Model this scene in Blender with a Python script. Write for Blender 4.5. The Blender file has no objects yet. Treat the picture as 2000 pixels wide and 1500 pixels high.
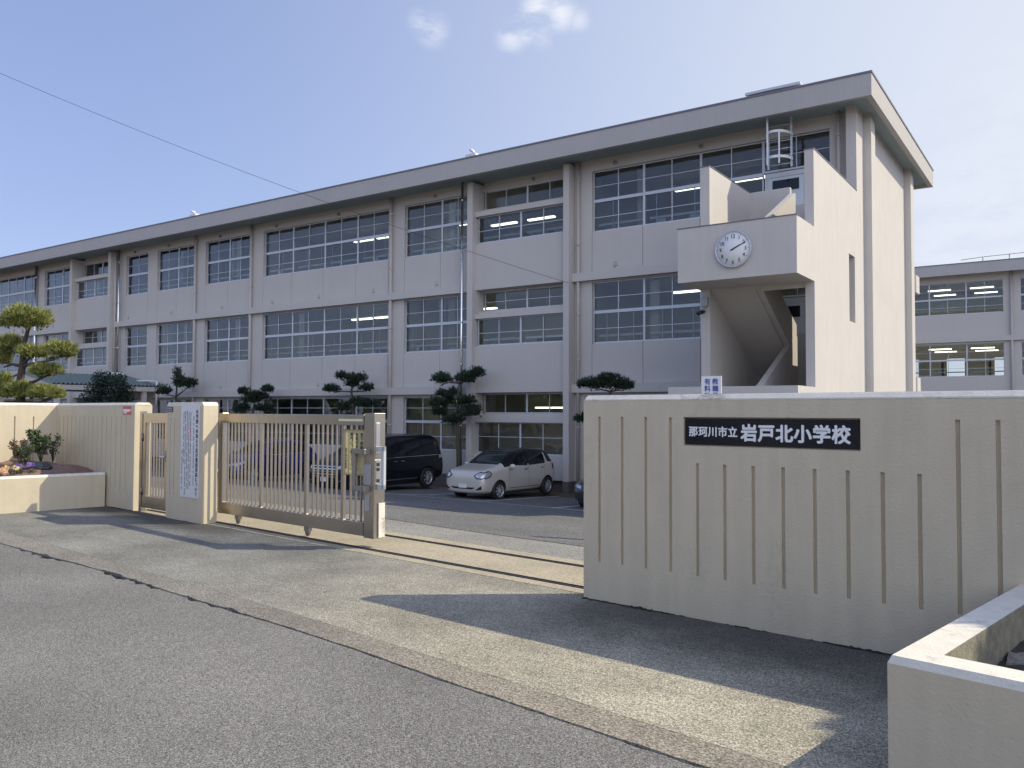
import bpy, bmesh, math, random
from mathutils import Vector, Matrix, Euler
from mathutils.bvhtree import BVHTree

sc = bpy.context.scene
R = math.radians
# ------------------------------------------------------------------ camera
H = 1.70
FPX = 1625.0
YAW, PITCH, ROLL = 0.60277651, 0.03374562, -0.00378385
fw = Vector((-math.sin(YAW)*math.cos(PITCH), math.cos(YAW)*math.cos(PITCH), math.sin(PITCH)))
rt0 = Vector((math.cos(YAW), math.sin(YAW), 0))
dn0 = fw.cross(rt0)
c_, s_ = math.cos(ROLL), math.sin(ROLL)
rt = c_*rt0 + s_*dn0
dn = -s_*rt0 + c_*dn0
cam = bpy.data.cameras.new('camera')
cam.sensor_width = 36.0
cam.lens = FPX/2000*36.0
cam.clip_start = 0.05
cam.clip_end = 3000
co = bpy.data.objects.new('camera', cam)
sc.collection.objects.link(co)
co.matrix_world = Matrix(((rt.x, -dn.x, -fw.x, 0), (rt.y, -dn.y, -fw.y, 0), (rt.z, -dn.z, -fw.z, H), (0, 0, 0, 1)))
sc.camera = co
# ------------------------------------------------------------------ sky, sun, exposure
SUN_AZ, SUN_EL = 37.2, 41.6            # azimuth from +X towards +Y
w = bpy.data.worlds.new('World'); sc.world = w; w.use_nodes = True
nt = w.node_tree; nt.nodes.clear()
N = nt.nodes.new; LK = nt.links.new
wout = N('ShaderNodeOutputWorld'); wbg = N('ShaderNodeBackground')
sky = N('ShaderNodeTexSky'); sky.sky_type = 'NISHITA'; sky.sun_disc = False
sky.sun_elevation = R(SUN_EL); sky.sun_rotation = R(90-SUN_AZ)
sky.air_density = 1.0; sky.dust_density = 0.5; sky.ozone_density = 2.5; sky.altitude = 20
SKY_STRENGTH = 0.15
wbg.inputs['Strength'].default_value = SKY_STRENGTH
tcw = N('ShaderNodeTexCoord')
nz = N('ShaderNodeTexNoise'); nz.inputs['Scale'].default_value = 17.0; nz.inputs['Detail'].default_value = 7; nz.inputs['Roughness'].default_value = .62
mpw = N('ShaderNodeMapping'); mpw.inputs['Scale'].default_value = (1, 1, 2.6)
LK(tcw.outputs['Generated'], mpw.inputs['Vector']); LK(mpw.outputs['Vector'], nz.inputs['Vector'])
def dirpx(x, y):
    return (fw + rt*((x-1000)/FPX) + dn*((y-750)/FPX)).normalized()
# soften the range of the clear sky and give it the hue of the photographed day
sepw = N('ShaderNodeSeparateColor'); comw = N('ShaderNodeCombineColor'); LK(sky.outputs['Color'], sepw.inputs[0])
for i, k in enumerate((.82, .86, 1.14)):
    pw = N('ShaderNodeMath'); pw.operation = 'POWER'; pw.inputs[1].default_value = .5; LK(sepw.outputs[i], pw.inputs[0])
    ml = N('ShaderNodeMath'); ml.operation = 'MULTIPLY'; ml.inputs[1].default_value = k; LK(pw.outputs[0], ml.inputs[0]); LK(ml.outputs[0], comw.inputs[i])
def patch(px, py, rad, amp):
    d = dirpx(px, py)
    dot = N('ShaderNodeVectorMath'); dot.operation = 'DISTANCE'; dot.inputs[1].default_value = d
    LK(tcw.outputs['Generated'], dot.inputs[0])
    mr = N('ShaderNodeMapRange'); mr.interpolation_type = 'SMOOTHSTEP'
    mr.inputs['From Min'].default_value = rad; mr.inputs['From Max'].default_value = 0; mr.inputs['To Min'].default_value = 0; mr.inputs['To Max'].default_value = amp
    LK(dot.outputs['Value'], mr.inputs['Value']); return mr.outputs[0]
# thin bright veil of high cloud on the sun's side
veil = N('ShaderNodeMix'); veil.data_type = 'RGBA'; LK(patch(2500, 150, 1.15, .95), veil.inputs['Factor']); LK(comw.outputs[0], veil.inputs['A']); veil.inputs['B'].default_value = (2.35, 2.5, 2.75, 1)
# added bright patch low in the unseen sky, fills the shaded school front
sky_fill = N('ShaderNodeMix'); sky_fill.data_type = 'RGBA'
bdir = (-fw*.86+rt*.25+Vector((0, 0, .20))).normalized()
dot = N('ShaderNodeVectorMath'); dot.operation = 'DISTANCE'; dot.inputs[1].default_value = bdir; LK(tcw.outputs['Generated'], dot.inputs[0])
mrb = N('ShaderNodeMapRange'); mrb.interpolation_type = 'SMOOTHSTEP'; mrb.inputs['From Min'].default_value = .95; mrb.inputs['From Max'].default_value = .30; LK(dot.outputs['Value'], mrb.inputs['Value'])
nb_ = N('ShaderNodeTexNoise'); nb_.inputs['Scale'].default_value = 3.0; nb_.inputs['Detail'].default_value = 6; LK(tcw.outputs['Generated'], nb_.inputs['Vector'])
mrn = N('ShaderNodeMapRange'); mrn.inputs['From Min'].default_value = .3; mrn.inputs['From Max'].default_value = .6; mrn.inputs['To Min'].default_value = .35; LK(nb_.outputs['Fac'], mrn.inputs['Value'])
mbk = N('ShaderNodeMath'); mbk.operation = 'MULTIPLY'; LK(mrb.outputs[0], mbk.inputs[0]); LK(mrn.outputs[0], mbk.inputs[1])
LK(mbk.outputs[0], sky_fill.inputs['Factor']); LK(veil.outputs['Result'], sky_fill.inputs['A']); sky_fill.inputs['B'].default_value = (5.6, 5.85, 6.7, 1)
total = None
# small clouds: soft patches of noise round some directions of the sky
for (px, py, rad, amp) in ((845, 58, .026, .62), (820, 44, .020, .5), (1050, 14, .026, .95), (1095, 26, .026, 1.0), (1130, 40, .018, .6), (1025, 58, .022, .9), (1000, 74, .024, .75), (1060, 72, .02, .5), (1910, 455, .17, .5), (2200, 560, .35, .6)):
    o_ = patch(px, py, rad, amp)
    if total is None: total = o_
    else:
        ad = N('ShaderNodeMath'); ad.operation = 'MAXIMUM'; LK(total, ad.inputs[0]); LK(o_, ad.inputs[1]); total = ad.outputs[0]
cr = N('ShaderNodeMapRange'); cr.interpolation_type = 'SMOOTHSTEP'
cr.inputs['From Min'].default_value = .34; cr.inputs['From Max'].default_value = .60
LK(nz.outputs['Fac'], cr.inputs['Value'])
mu = N('ShaderNodeMath'); mu.operation = 'MULTIPLY'; LK(total, mu.inputs[0]); LK(cr.outputs[0], mu.inputs[1])
mixw = N('ShaderNodeMix'); mixw.data_type = 'RGBA'
LK(mu.outputs[0], mixw.inputs['Factor']); LK(sky_fill.outputs['Result'], mixw.inputs['A']); mixw.inputs['B'].default_value = (2.55, 2.65, 2.95, 1)
LK(mixw.outputs['Result'], wbg.inputs['Color']); LK(wbg.outputs[0], wout.inputs['Surface'])

sl = bpy.data.lights.new('sun', 'SUN'); sl.energy = 2.0; sl.angle = R(.5); sl.color = (1.0, .90, .68)
so = bpy.data.objects.new('sun', sl); sc.collection.objects.link(so)
sdir = Vector((math.cos(R(SUN_AZ))*math.cos(R(SUN_EL)), math.sin(R(SUN_AZ))*math.cos(R(SUN_EL)), math.sin(R(SUN_EL))))
so.rotation_euler = (-sdir).to_track_quat('-Z', 'Y').to_euler()
so.location = sdir*60
vs = sc.view_settings
vs.view_transform = 'Standard'; vs.look = 'None'; vs.gamma = 1; vs.use_curve_mapping = False
vs.exposure = 1.16
sc.cycles.use_denoising = True
sc.cycles.max_bounces = 8; sc.cycles.transparent_max_bounces = 10
sc.cycles.caustics_reflective = False; sc.cycles.caustics_refractive = False

rnd = random.Random(7)

# ------------------------------------------------------------------ pixel helpers (photo pixels 2000 x 1500 -> world)
def ray(x, y): return fw + rt*((x-1000)/FPX) + dn*((y-750)/FPX)
C0 = Vector((0, 0, H))
def at(x, y, Y):
    d = ray(x, y); return C0 + d*(Y/d.y)

# ------------------------------------------------------------------ materials
def _mat(name):
    m = bpy.data.materials.new(name); m.use_nodes = True
    return m, m.node_tree, m.node_tree.nodes['Principled BSDF']
def mat(name, col, rough=.6, metal=0.0, var=.06, scale=6.0, bump=0.0, bscale=60.0, streak=0.0, spec=.5, coat=0.0, dirt=0.0):
    m, t, b = _mat(name); n = t.nodes.new; l = t.links.new
    b.inputs['Roughness'].default_value = rough; b.inputs['Metallic'].default_value = metal
    b.inputs['Specular IOR Level'].default_value = spec
    if coat: b.inputs['Coat Weight'].default_value = coat; b.inputs['Coat Roughness'].default_value = .04
    tc = n('ShaderNodeTexCoord'); no = n('ShaderNodeTexNoise'); no.inputs['Scale'].default_value = scale; no.inputs['Detail'].default_value = 6; no.inputs['Roughness'].default_value = .65
    l(tc.outputs['Object'], no.inputs['Vector'])
    ra = n('ShaderNodeMapRange'); ra.inputs['From Min'].default_value = .25; ra.inputs['From Max'].default_value = .75
    ra.inputs['To Min'].default_value = 1-var; ra.inputs['To Max'].default_value = 1+var
    l(no.outputs['Fac'], ra.inputs['Value'])
    fac = ra.outputs[0]
    if streak:
        mp = n('ShaderNodeMapping'); mp.inputs['Scale'].default_value = (5, 5, .35); l(tc.outputs['Object'], mp.inputs['Vector'])
        n2 = n('ShaderNodeTexNoise'); n2.inputs['Scale'].default_value = 2.0; n2.inputs['Detail'].default_value = 5; l(mp.outputs[0], n2.inputs['Vector'])
        r2 = n('ShaderNodeMapRange'); r2.inputs['From Min'].default_value = .35; r2.inputs['From Max'].default_value = .7; r2.inputs['To Min'].default_value = 1; r2.inputs['To Max'].default_value = 1-streak
        l(n2.outputs['Fac'], r2.inputs['Value'])
        mm = n('ShaderNodeMath'); mm.operation = 'MULTIPLY'; l(fac, mm.inputs[0]); l(r2.outputs[0], mm.inputs[1]); fac = mm.outputs[0]
    if dirt:
        n3 = n('ShaderNodeTexNoise'); n3.inputs['Scale'].default_value = 14; n3.inputs['Detail'].default_value = 9; n3.inputs['Roughness'].default_value = .75; l(tc.outputs['Object'], n3.inputs['Vector'])
        n4 = n('ShaderNodeTexNoise'); n4.inputs['Scale'].default_value = 1.7; l(tc.outputs['Object'], n4.inputs['Vector'])
        m4 = n('ShaderNodeMath'); m4.operation = 'MULTIPLY'; l(n3.outputs['Fac'], m4.inputs[0]); l(n4.outputs['Fac'], m4.inputs[1])
        r3 = n('ShaderNodeMapRange'); r3.inputs['From Min'].default_value = .31; r3.inputs['From Max'].default_value = .42; r3.inputs['To Min'].default_value = 1; r3.inputs['To Max'].default_value = 1-dirt
        l(m4.outputs[0], r3.inputs['Value'])
        m5 = n('ShaderNodeMath'); m5.operation = 'MULTIPLY'; l(fac, m5.inputs[0]); l(r3.outputs[0], m5.inputs[1]); fac = m5.outputs[0]
    mx = n('ShaderNodeVectorMath'); mx.operation = 'SCALE'; mx.inputs[0].default_value = col[:3]
    l(fac, mx.inputs['Scale']); l(mx.outputs[0], b.inputs['Base Color'])
    if bump:
        nb = n('ShaderNodeTexNoise'); nb.inputs['Scale'].default_value = bscale; nb.inputs['Detail'].default_value = 5; l(tc.outputs['Object'], nb.inputs['Vector'])
        bp = n('ShaderNodeBump'); bp.inputs['Strength'].default_value = bump; bp.inputs['Distance'].default_value = .01
        l(nb.outputs['Fac'], bp.inputs['Height']); l(bp.outputs[0], b.inputs['Normal'])
    return m
def stone_mat(name, base, dark, light, cell=110.0, patch=.5, patchscale=.5, rough=.85, bump=.5, brush=0.0, light_amt=.12):
    """aggregate surface: coloured grains of two sizes, big soft patches"""
    m, t, b = _mat(name); n = t.nodes.new; l = t.links.new
    b.inputs['Roughness'].default_value = rough; b.inputs['Specular IOR Level'].default_value = .3
    tc = n('ShaderNodeTexCoord')
    v = n('ShaderNodeTexVoronoi'); v.inputs['Scale'].default_value = cell; l(tc.outputs['Object'], v.inputs['Vector'])
    sx = n('ShaderNodeSeparateColor'); l(v.outputs['Color'], sx.inputs[0])
    n1 = n('ShaderNodeTexNoise'); n1.inputs['Scale'].default_value = cell*.45; n1.inputs['Detail'].default_value = 4; l(tc.outputs['Object'], n1.inputs['Vector'])
    ad = n('ShaderNodeMath'); ad.operation = 'ADD'; l(sx.outputs[0], ad.inputs[0]); l(n1.outputs['Fac'], ad.inputs[1])
    cr = n('ShaderNodeValToRGB'); e = cr.color_ramp.elements
    e[0].position = .22; e[0].color = (*dark, 1); e[1].position = .95; e[1].color = (*light, 1)
    k = e.new(.55); k.color = (*base, 1)
    hf = n('ShaderNodeMath'); hf.operation = 'MULTIPLY'; hf.inputs[1].default_value = .5; l(ad.outputs[0], hf.inputs[0]); l(hf.outputs[0], cr.inputs['Fac'])
    big = n('ShaderNodeTexNoise'); big.inputs['Scale'].default_value = patchscale; big.inputs['Detail'].default_value = 6; big.inputs['Roughness'].default_value = .6; l(tc.outputs['Object'], big.inputs['Vector'])
    rb = n('ShaderNodeMapRange'); rb.inputs['From Min'].default_value = .3; rb.inputs['From Max'].default_value = .7; rb.inputs['To Min'].default_value = 1-patch*.5; rb.inputs['To Max'].default_value = 1+patch*.5
    l(big.outputs['Fac'], rb.inputs['Value']); fac = rb.outputs[0]
    if brush:
        mp = n('ShaderNodeMapping'); mp.inputs['Rotation'].default_value = (0, 0, R(-50)); mp.inputs['Scale'].default_value = (3, 55, 3); l(tc.outputs['Object'], mp.inputs['Vector'])
        nb2 = n('ShaderNodeTexNoise'); nb2.inputs['Scale'].default_value = 1; nb2.inputs['Detail'].default_value = 4; l(mp.outputs[0], nb2.inputs['Vector'])
        rr = n('ShaderNodeMapRange'); rr.inputs['From Min'].default_value = .3; rr.inputs['From Max'].default_value = .7; rr.inputs['To Min'].default_value = 1-brush; rr.inputs['To Max'].default_value = 1+brush
        l(nb2.outputs['Fac'], rr.inputs['Value']); m2 = n('ShaderNodeMath'); m2.operation = 'MULTIPLY'; l(fac, m2.inputs[0]); l(rr.outputs[0], m2.inputs[1]); fac = m2.outputs[0]
    sc2 = n('ShaderNodeVectorMath'); sc2.operation = 'SCALE'; l(cr.outputs[0], sc2.inputs[0]); l(fac, sc2.inputs['Scale'])
    l(sc2.outputs[0], b.inputs['Base Color'])
    bp = n('ShaderNodeBump'); bp.inputs['Strength'].default_value = bump; bp.inputs['Distance'].default_value = .006
    l(ad.outputs[0], bp.inputs['Height']); l(bp.outputs[0], b.inputs['Normal'])
    return m
def glass_mat(name, tint=(.80, .87, .88), refl=1.0):
    m, t, b = _mat(name); n = t.nodes.new; l = t.links.new
    t.nodes.remove(b); o = t.nodes['Material Output']
    tr = n('ShaderNodeBsdfTransparent'); tr.inputs[0].default_value = (*tint, 1)
    oi = n('ShaderNodeObjectInfo'); vr = n('ShaderNodeMapRange'); vr.inputs['To Min'].default_value = .72; vr.inputs['To Max'].default_value = 1.05; l(oi.outputs['Random'], vr.inputs['Value'])
    vt = n('ShaderNodeVectorMath'); vt.operation = 'SCALE'; vt.inputs[0].default_value = tint; l(vr.outputs[0], vt.inputs['Scale']); l(vt.outputs[0], tr.inputs[0])
    gl = n('ShaderNodeBsdfGlossy'); gl.inputs['Roughness'].default_value = .01; gl.inputs[0].default_value = (.9, .95, 1, 1)
    no = n('ShaderNodeTexNoise'); no.inputs['Scale'].default_value = .8; tc = n('ShaderNodeTexCoord'); l(tc.outputs['Object'], no.inputs['Vector'])
    bp = n('ShaderNodeBump'); bp.inputs['Strength'].default_value = .04; bp.inputs['Distance'].default_value = .1; l(no.outputs['Fac'], bp.inputs['Height']); l(bp.outputs[0], gl.inputs['Normal'])
    fr = n('ShaderNodeFresnel'); fr.inputs['IOR'].default_value = 1.55
    mm = n('ShaderNodeMath'); mm.operation = 'MULTIPLY'; mm.use_clamp = True; mm.inputs[1].default_value = 1.6*refl; l(fr.outputs[0], mm.inputs[0])
    mx = n('ShaderNodeMixShader'); l(mm.outputs[0], mx.inputs[0]); l(tr.outputs[0], mx.inputs[1]); l(gl.outputs[0], mx.inputs[2]); l(mx.outputs[0], o.inputs['Surface'])
    return m
def emit_mat(name, col, s):
    m, t, b = _mat(name)
    b.inputs['Base Color'].default_value = (.8, .8, .75, 1); b.inputs['Emission Color'].default_value = (*col, 1); b.inputs['Emission Strength'].default_value = s
    return m
def needle_mat(name, c1, c2, scale=1.6):
    m, t, b = _mat(name); n = t.nodes.new; l = t.links.new
    tc = n('ShaderNodeTexCoord'); no = n('ShaderNodeTexNoise'); no.inputs['Scale'].default_value = scale*4; no.inputs['Detail'].default_value = 5; l(tc.outputs['Object'], no.inputs['Vector'])
    ge = n('ShaderNodeNewGeometry'); ad = n('ShaderNodeMath'); ad.operation = 'ADD'; l(no.outputs['Fac'], ad.inputs[0]); l(ge.outputs['Random Per Island'], ad.inputs[1])
    hf = n('ShaderNodeMath'); hf.operation = 'MULTIPLY'; hf.inputs[1].default_value = .5; l(ad.outputs[0], hf.inputs[0])
    cr = n('ShaderNodeValToRGB'); cr.color_ramp.elements[0].position = .25; cr.color_ramp.elements[0].color = (*c1, 1); cr.color_ramp.elements[1].position = .8; cr.color_ramp.elements[1].color = (*c2, 1)
    l(hf.outputs[0], cr.inputs['Fac']); l(cr.outputs[0], b.inputs['Base Color'])
    b.inputs['Roughness'].default_value = .45; b.inputs['Specular IOR Level'].default_value = .35
    return m

M = {}
M['bwall'] = mat('school_paint', (.555, .525, .495), .8, var=.03, scale=.9, streak=.018, bump=.06, bscale=40)
M['bwall2'] = mat('school_paint_end', (.555, .525, .495), .8, var=.045, scale=1.4, streak=.045, bump=.06, bscale=40)
M['fascia'] = mat('roof_edge_paint', (.455, .435, .425), .8, var=.035, scale=1.2, streak=.05, bump=.06, bscale=40)
M['soffit'] = mat('soffit_board', (.30, .36, .37), .8, var=.05)
M['plinth'] = mat('plinth_mortar', (.13, .125, .12), .9, var=.12, scale=4)
M['alu'] = mat('aluminium_sash', (.58, .61, .66), .42, .25, var=.03)
M['coping'] = mat('roof_edge_metal', (.20, .20, .22), .5, .5, var=.05)
M['pipe'] = mat('painted_pipe', (.50, .46, .425), .55, var=.03)
M['steel'] = mat('stainless_pipe', (.78, .78, .78), .22, 1.0, var=.05)
M['glass'] = glass_mat('window_glass')
M['inwall'] = mat('classroom_plaster', (.74, .74, .68), .8, var=.03)
M['infloor'] = mat('classroom_floor', (.36, .27, .18), .6, var=.1)
M['inceil'] = mat('classroom_ceiling', (.78, .79, .77), .9, var=.03)
M['lamp'] = emit_mat('fluorescent_tube', (1.0, .95, .78), 1.6)
M['white'] = mat('white_paint', (.78, .79, .80), .5, var=.03)
M['door'] = mat('steel_door_paint', (.62, .66, .70), .45, var=.03)
M['cream'] = mat('cream_wall_paint', (.62, .545, .405), .75, var=.05, scale=3.5, bump=.35, bscale=55, streak=.07, dirt=.10)
M['creamtop'] = mat('weathered_wall_coping', (.74, .70, .61), .85, var=.10, scale=9, bump=.4, bscale=70, dirt=.4)
M['gate'] = mat('bronze_tinted_stainless', (.50, .45, .385), .27, .95, var=.06, scale=3, streak=.05)
M['railsteel'] = mat('worn_rail_steel', (.075, .073, .078), .45, .5, var=.2, scale=12)
M['dullplate'] = mat('dull_metal_plate', (.42, .41, .41), .5, .3, var=.05)
M['gatedark'] = mat('gate_latch_steel', (.33, .30, .27), .4, .7, var=.06)
M['rubber'] = mat('black_rubber', (.02, .02, .022), .6, var=.1)
M['signblack'] = mat('black_granite', (.012, .014, .02), .16, var=.3, scale=40, spec=.6)
M['signwhite'] = mat('white_lettering', (.82, .83, .85), .5, var=.02)
M['paper'] = mat('notice_board_white', (.66, .68, .72), .4, var=.03)
M['yellowpaper'] = mat('cream_notice_paper', (.80, .74, .48), .5, var=.05)
M['ink'] = mat('black_ink', (.03, .03, .035), .6, var=.05)
M['greyink'] = mat('faded_ink', (.22, .22, .25), .6, var=.05)
M['redink'] = mat('red_ink', (.55, .06, .07), .6, var=.05)
M['blueink'] = mat('blue_lettering', (.06, .09, .38), .5, var=.05)
M['redsticker'] = mat('red_sticker', (.55, .11, .10), .5, var=.06)
M['blueplate'] = mat('navy_address_plate', (.02, .03, .09), .3, var=.1)
M['road'] = stone_mat('road_asphalt', (.215, .207, .195), (.055, .053, .05), (.52, .505, .48), cell=185, patch=.36, patchscale=.5, bump=.7)
M['pave'] = stone_mat('entrance_concrete', (.225, .222, .20), (.07, .07, .062), (.54, .53, .49), cell=150, patch=.6, patchscale=.8, bump=.6, brush=.16)
M['kerb'] = stone_mat('kerb_concrete', (.235, .218, .192), (.08, .074, .064), (.48, .455, .41), cell=120, patch=.4, patchscale=1.2, bump=.5)
M['apron'] = stone_mat('gate_concrete', (.43, .375, .27), (.30, .26, .19), (.52, .47, .36), cell=60, patch=.25, patchscale=1.3, bump=.15)
M['yard'] = stone_mat('yard_asphalt', (.165, .165, .16), (.05, .05, .05), (.38, .38, .365), cell=70, patch=.3, patchscale=.5, bump=.5)
M['yard2'] = stone_mat('yard_old_asphalt', (.29, .28, .255), (.11, .11, .105), (.50, .48, .44), cell=80, patch=.3, patchscale=.8, bump=.5)
M['dark'] = mat('crack_soil', (.03, .027, .022), .95, var=.3, scale=30)
M['mossy'] = mat('black_moss', (.022, .022, .018), .95, var=.5, scale=40, bump=.8)
M['rawconc'] = mat('raw_mossy_concrete', (.24, .225, .165), .95, var=.3, scale=12, bump=.7, bscale=50, dirt=.3)
M['line'] = mat('road_line_paint', (.72, .72, .72), .7, var=.12, scale=8)
M['earth'] = mat('bare_earth', (.13, .09, .06), .95, var=.3, scale=10, bump=.6, bscale=30)
M['soil'] = mat('planter_soil', (.20, .13, .105), .95, var=.3, scale=14, bump=.8, bscale=40)
M['soildark'] = mat('damp_soil', (.05, .046, .042), .95, var=.4, scale=16, bump=.9, bscale=45)
M['stone'] = mat('planter_stone', (.40, .41, .44), .85, var=.15, scale=12, bump=.4)
M['gravel'] = stone_mat('dry_sand', (.30, .27, .23), (.16, .14, .12), (.42, .39, .35), cell=60, patch=.3, bump=.6)
M['plastic'] = mat('black_plastic_sheet', (.022, .024, .03), .32, var=.15)
M['pine_sun'] = needle_mat('sunlit_pine_needles', (.08, .11, .035), (.50, .50, .15))  # needles with the sunlight put into a lighter, yellower colour
M['pine_shade'] = needle_mat('shaded_pine_needles', (.016, .032, .022), (.05, .085, .05))  # the same needles with the building's shade put into the colour
M['leaf'] = needle_mat('shrub_leaves', (.035, .06, .025), (.13, .17, .08))
M['leaf2'] = needle_mat('reddish_shrub_leaves', (.09, .05, .03), (.22, .15, .07))
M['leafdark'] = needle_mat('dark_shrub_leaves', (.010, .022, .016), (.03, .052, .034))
M['bark'] = mat('pine_bark', (.085, .068, .055), .95, var=.35, scale=18, bump=.9, bscale=35)
M['petal_y'] = mat('yellow_petals', (.78, .60, .22), .6, var=.15, scale=30)
M['petal_p'] = mat('purple_petals', (.25, .13, .42), .6, var=.2, scale=30)
M['petal_o'] = mat('orange_petals', (.72, .40, .22), .6, var=.15, scale=30)
M['greenroof'] = mat('green_corrugated_sheet', (.17, .215, .19), .5, .2, var=.1, scale=3)
M['carbeige'] = mat('champagne_car_paint', (.64, .60, .54), .3, .2, var=.015, coat=.8)
M['carblack'] = mat('black_car_paint', (.008, .009, .014), .25, .1, var=.05, coat=.25, spec=.3)
M['carblue'] = mat('blue_car_paint', (.03, .038, .20), .25, .35, var=.03, coat=.3, spec=.35)
M['cargrey'] = mat('dark_grey_car_paint', (.035, .04, .045), .25, .4, var=.03, coat=1.0)
M['carglass'] = mat('dark_car_glass', (.010, .013, .017), .05, 0, var=.02, spec=.4)
M['windscreen'] = mat('windscreen_glass', (.020, .030, .034), .05, 0, var=.3, scale=3, spec=.3)
M['chrome'] = mat('chrome', (.75, .76, .78), .12, 1.0, var=.03)
M['alloy'] = mat('silver_alloy', (.55, .56, .58), .3, .55, var=.03)
M['lens'] = mat('headlight_lens', (.55, .58, .62), .08, .55, var=.25, scale=25)
M['trim'] = mat('black_car_trim', (.015, .015, .016), .5, var=.1)
M['board'] = mat('green_chalkboard', (.03, .10, .07), .6, var=.05)
M['curtain'] = mat('cream_curtain', (.62, .58, .48), .85, var=.08, scale=3)
M['wood'] = mat('classroom_locker_wood', (.30, .22, .13), .6, var=.1)
M['greycab'] = mat('grey_steel_cabinet', (.36, .38, .40), .5, var=.05)
M['hair'] = mat('black_hair', (.015, .012, .01), .6, var=.1)
M['shirt'] = mat('dark_clothing', (.05, .055, .08), .85, var=.1)
M['skin'] = mat('skin', (.45, .29, .21), .55, var=.05)
M['wire'] = mat('black_cable', (.02, .02, .025), .6, var=.05)

def tone_patches(m, parts):
    """multiplies the base colour by noise-edged patches; each part: (vector n, offset, from, to, noise amount, tint, optional limits on x)"""
    t = m.node_tree; n = t.nodes.new; l = t.links.new; b = t.nodes['Principled BSDF']
    src = b.inputs['Base Color'].links[0].from_socket; tc = n('ShaderNodeTexCoord')
    no = n('ShaderNodeTexNoise'); no.inputs['Scale'].default_value = 1.1; no.inputs['Detail'].default_value = 8; no.inputs['Roughness'].default_value = .68; l(tc.outputs['Object'], no.inputs['Vector'])
    def ramp(sock, a, c):
        r = n('ShaderNodeMapRange'); r.interpolation_type = 'SMOOTHSTEP'; r.inputs['From Min'].default_value = a; r.inputs['From Max'].default_value = c; l(sock, r.inputs['Value']); return r.outputs[0]
    for vec, off, a, c, amt, tint, xl in parts:
        d = n('ShaderNodeVectorMath'); d.operation = 'DOT_PRODUCT'; d.inputs[1].default_value = vec; l(tc.outputs['Object'], d.inputs[0])
        ma = n('ShaderNodeMath'); ma.operation = 'MULTIPLY_ADD'; ma.inputs[1].default_value = amt; ma.inputs[2].default_value = off-amt*.5; l(no.outputs['Fac'], ma.inputs[0])
        ad = n('ShaderNodeMath'); ad.operation = 'ADD'; l(d.outputs['Value'], ad.inputs[0]); l(ma.outputs[0], ad.inputs[1]); f = ramp(ad.outputs[0], a, c)
        if xl:
            sx = n('ShaderNodeSeparateXYZ'); l(tc.outputs['Object'], sx.inputs[0]); g2 = ramp(sx.outputs[0], *xl); m2 = n('ShaderNodeMath'); m2.operation = 'MULTIPLY'; l(f, m2.inputs[0]); l(g2, m2.inputs[1]); f = m2.outputs[0]
        mx = n('ShaderNodeMix'); mx.data_type = 'RGBA'; mx.blend_type = 'MULTIPLY'; l(f, mx.inputs['Factor']); l(src, mx.inputs['A']); mx.inputs['B'].default_value = (*tint, 1); src = mx.outputs['Result']
    l(src, b.inputs['Base Color'])
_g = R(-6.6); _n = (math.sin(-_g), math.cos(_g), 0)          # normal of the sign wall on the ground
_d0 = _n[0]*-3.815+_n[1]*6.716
# paler and tanner towards the right, darker in front of the sign wall, old black mould at the foot of the left walls
tone_patches(M['pave'], [((1, 0, 0), 0, -8.2, -3.0, 3.4, (1.68, 1.57, 1.36), None), (_n, -_d0, -1.5, -.25, 1.5, (.30, .31, .34), (-4.6, -3.2)), (_n, -_d0+.02, -.55, -.05, .7, (.5, .49, .46), (-9.4, -10.4))])
tone_patches(M['kerb'], [((1, 0, 0), 0, -6.5, -3.0, 2.6, (1.25, 1.2, 1.1), None)])  # kerb likewise paler and tanner towards the right
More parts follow.
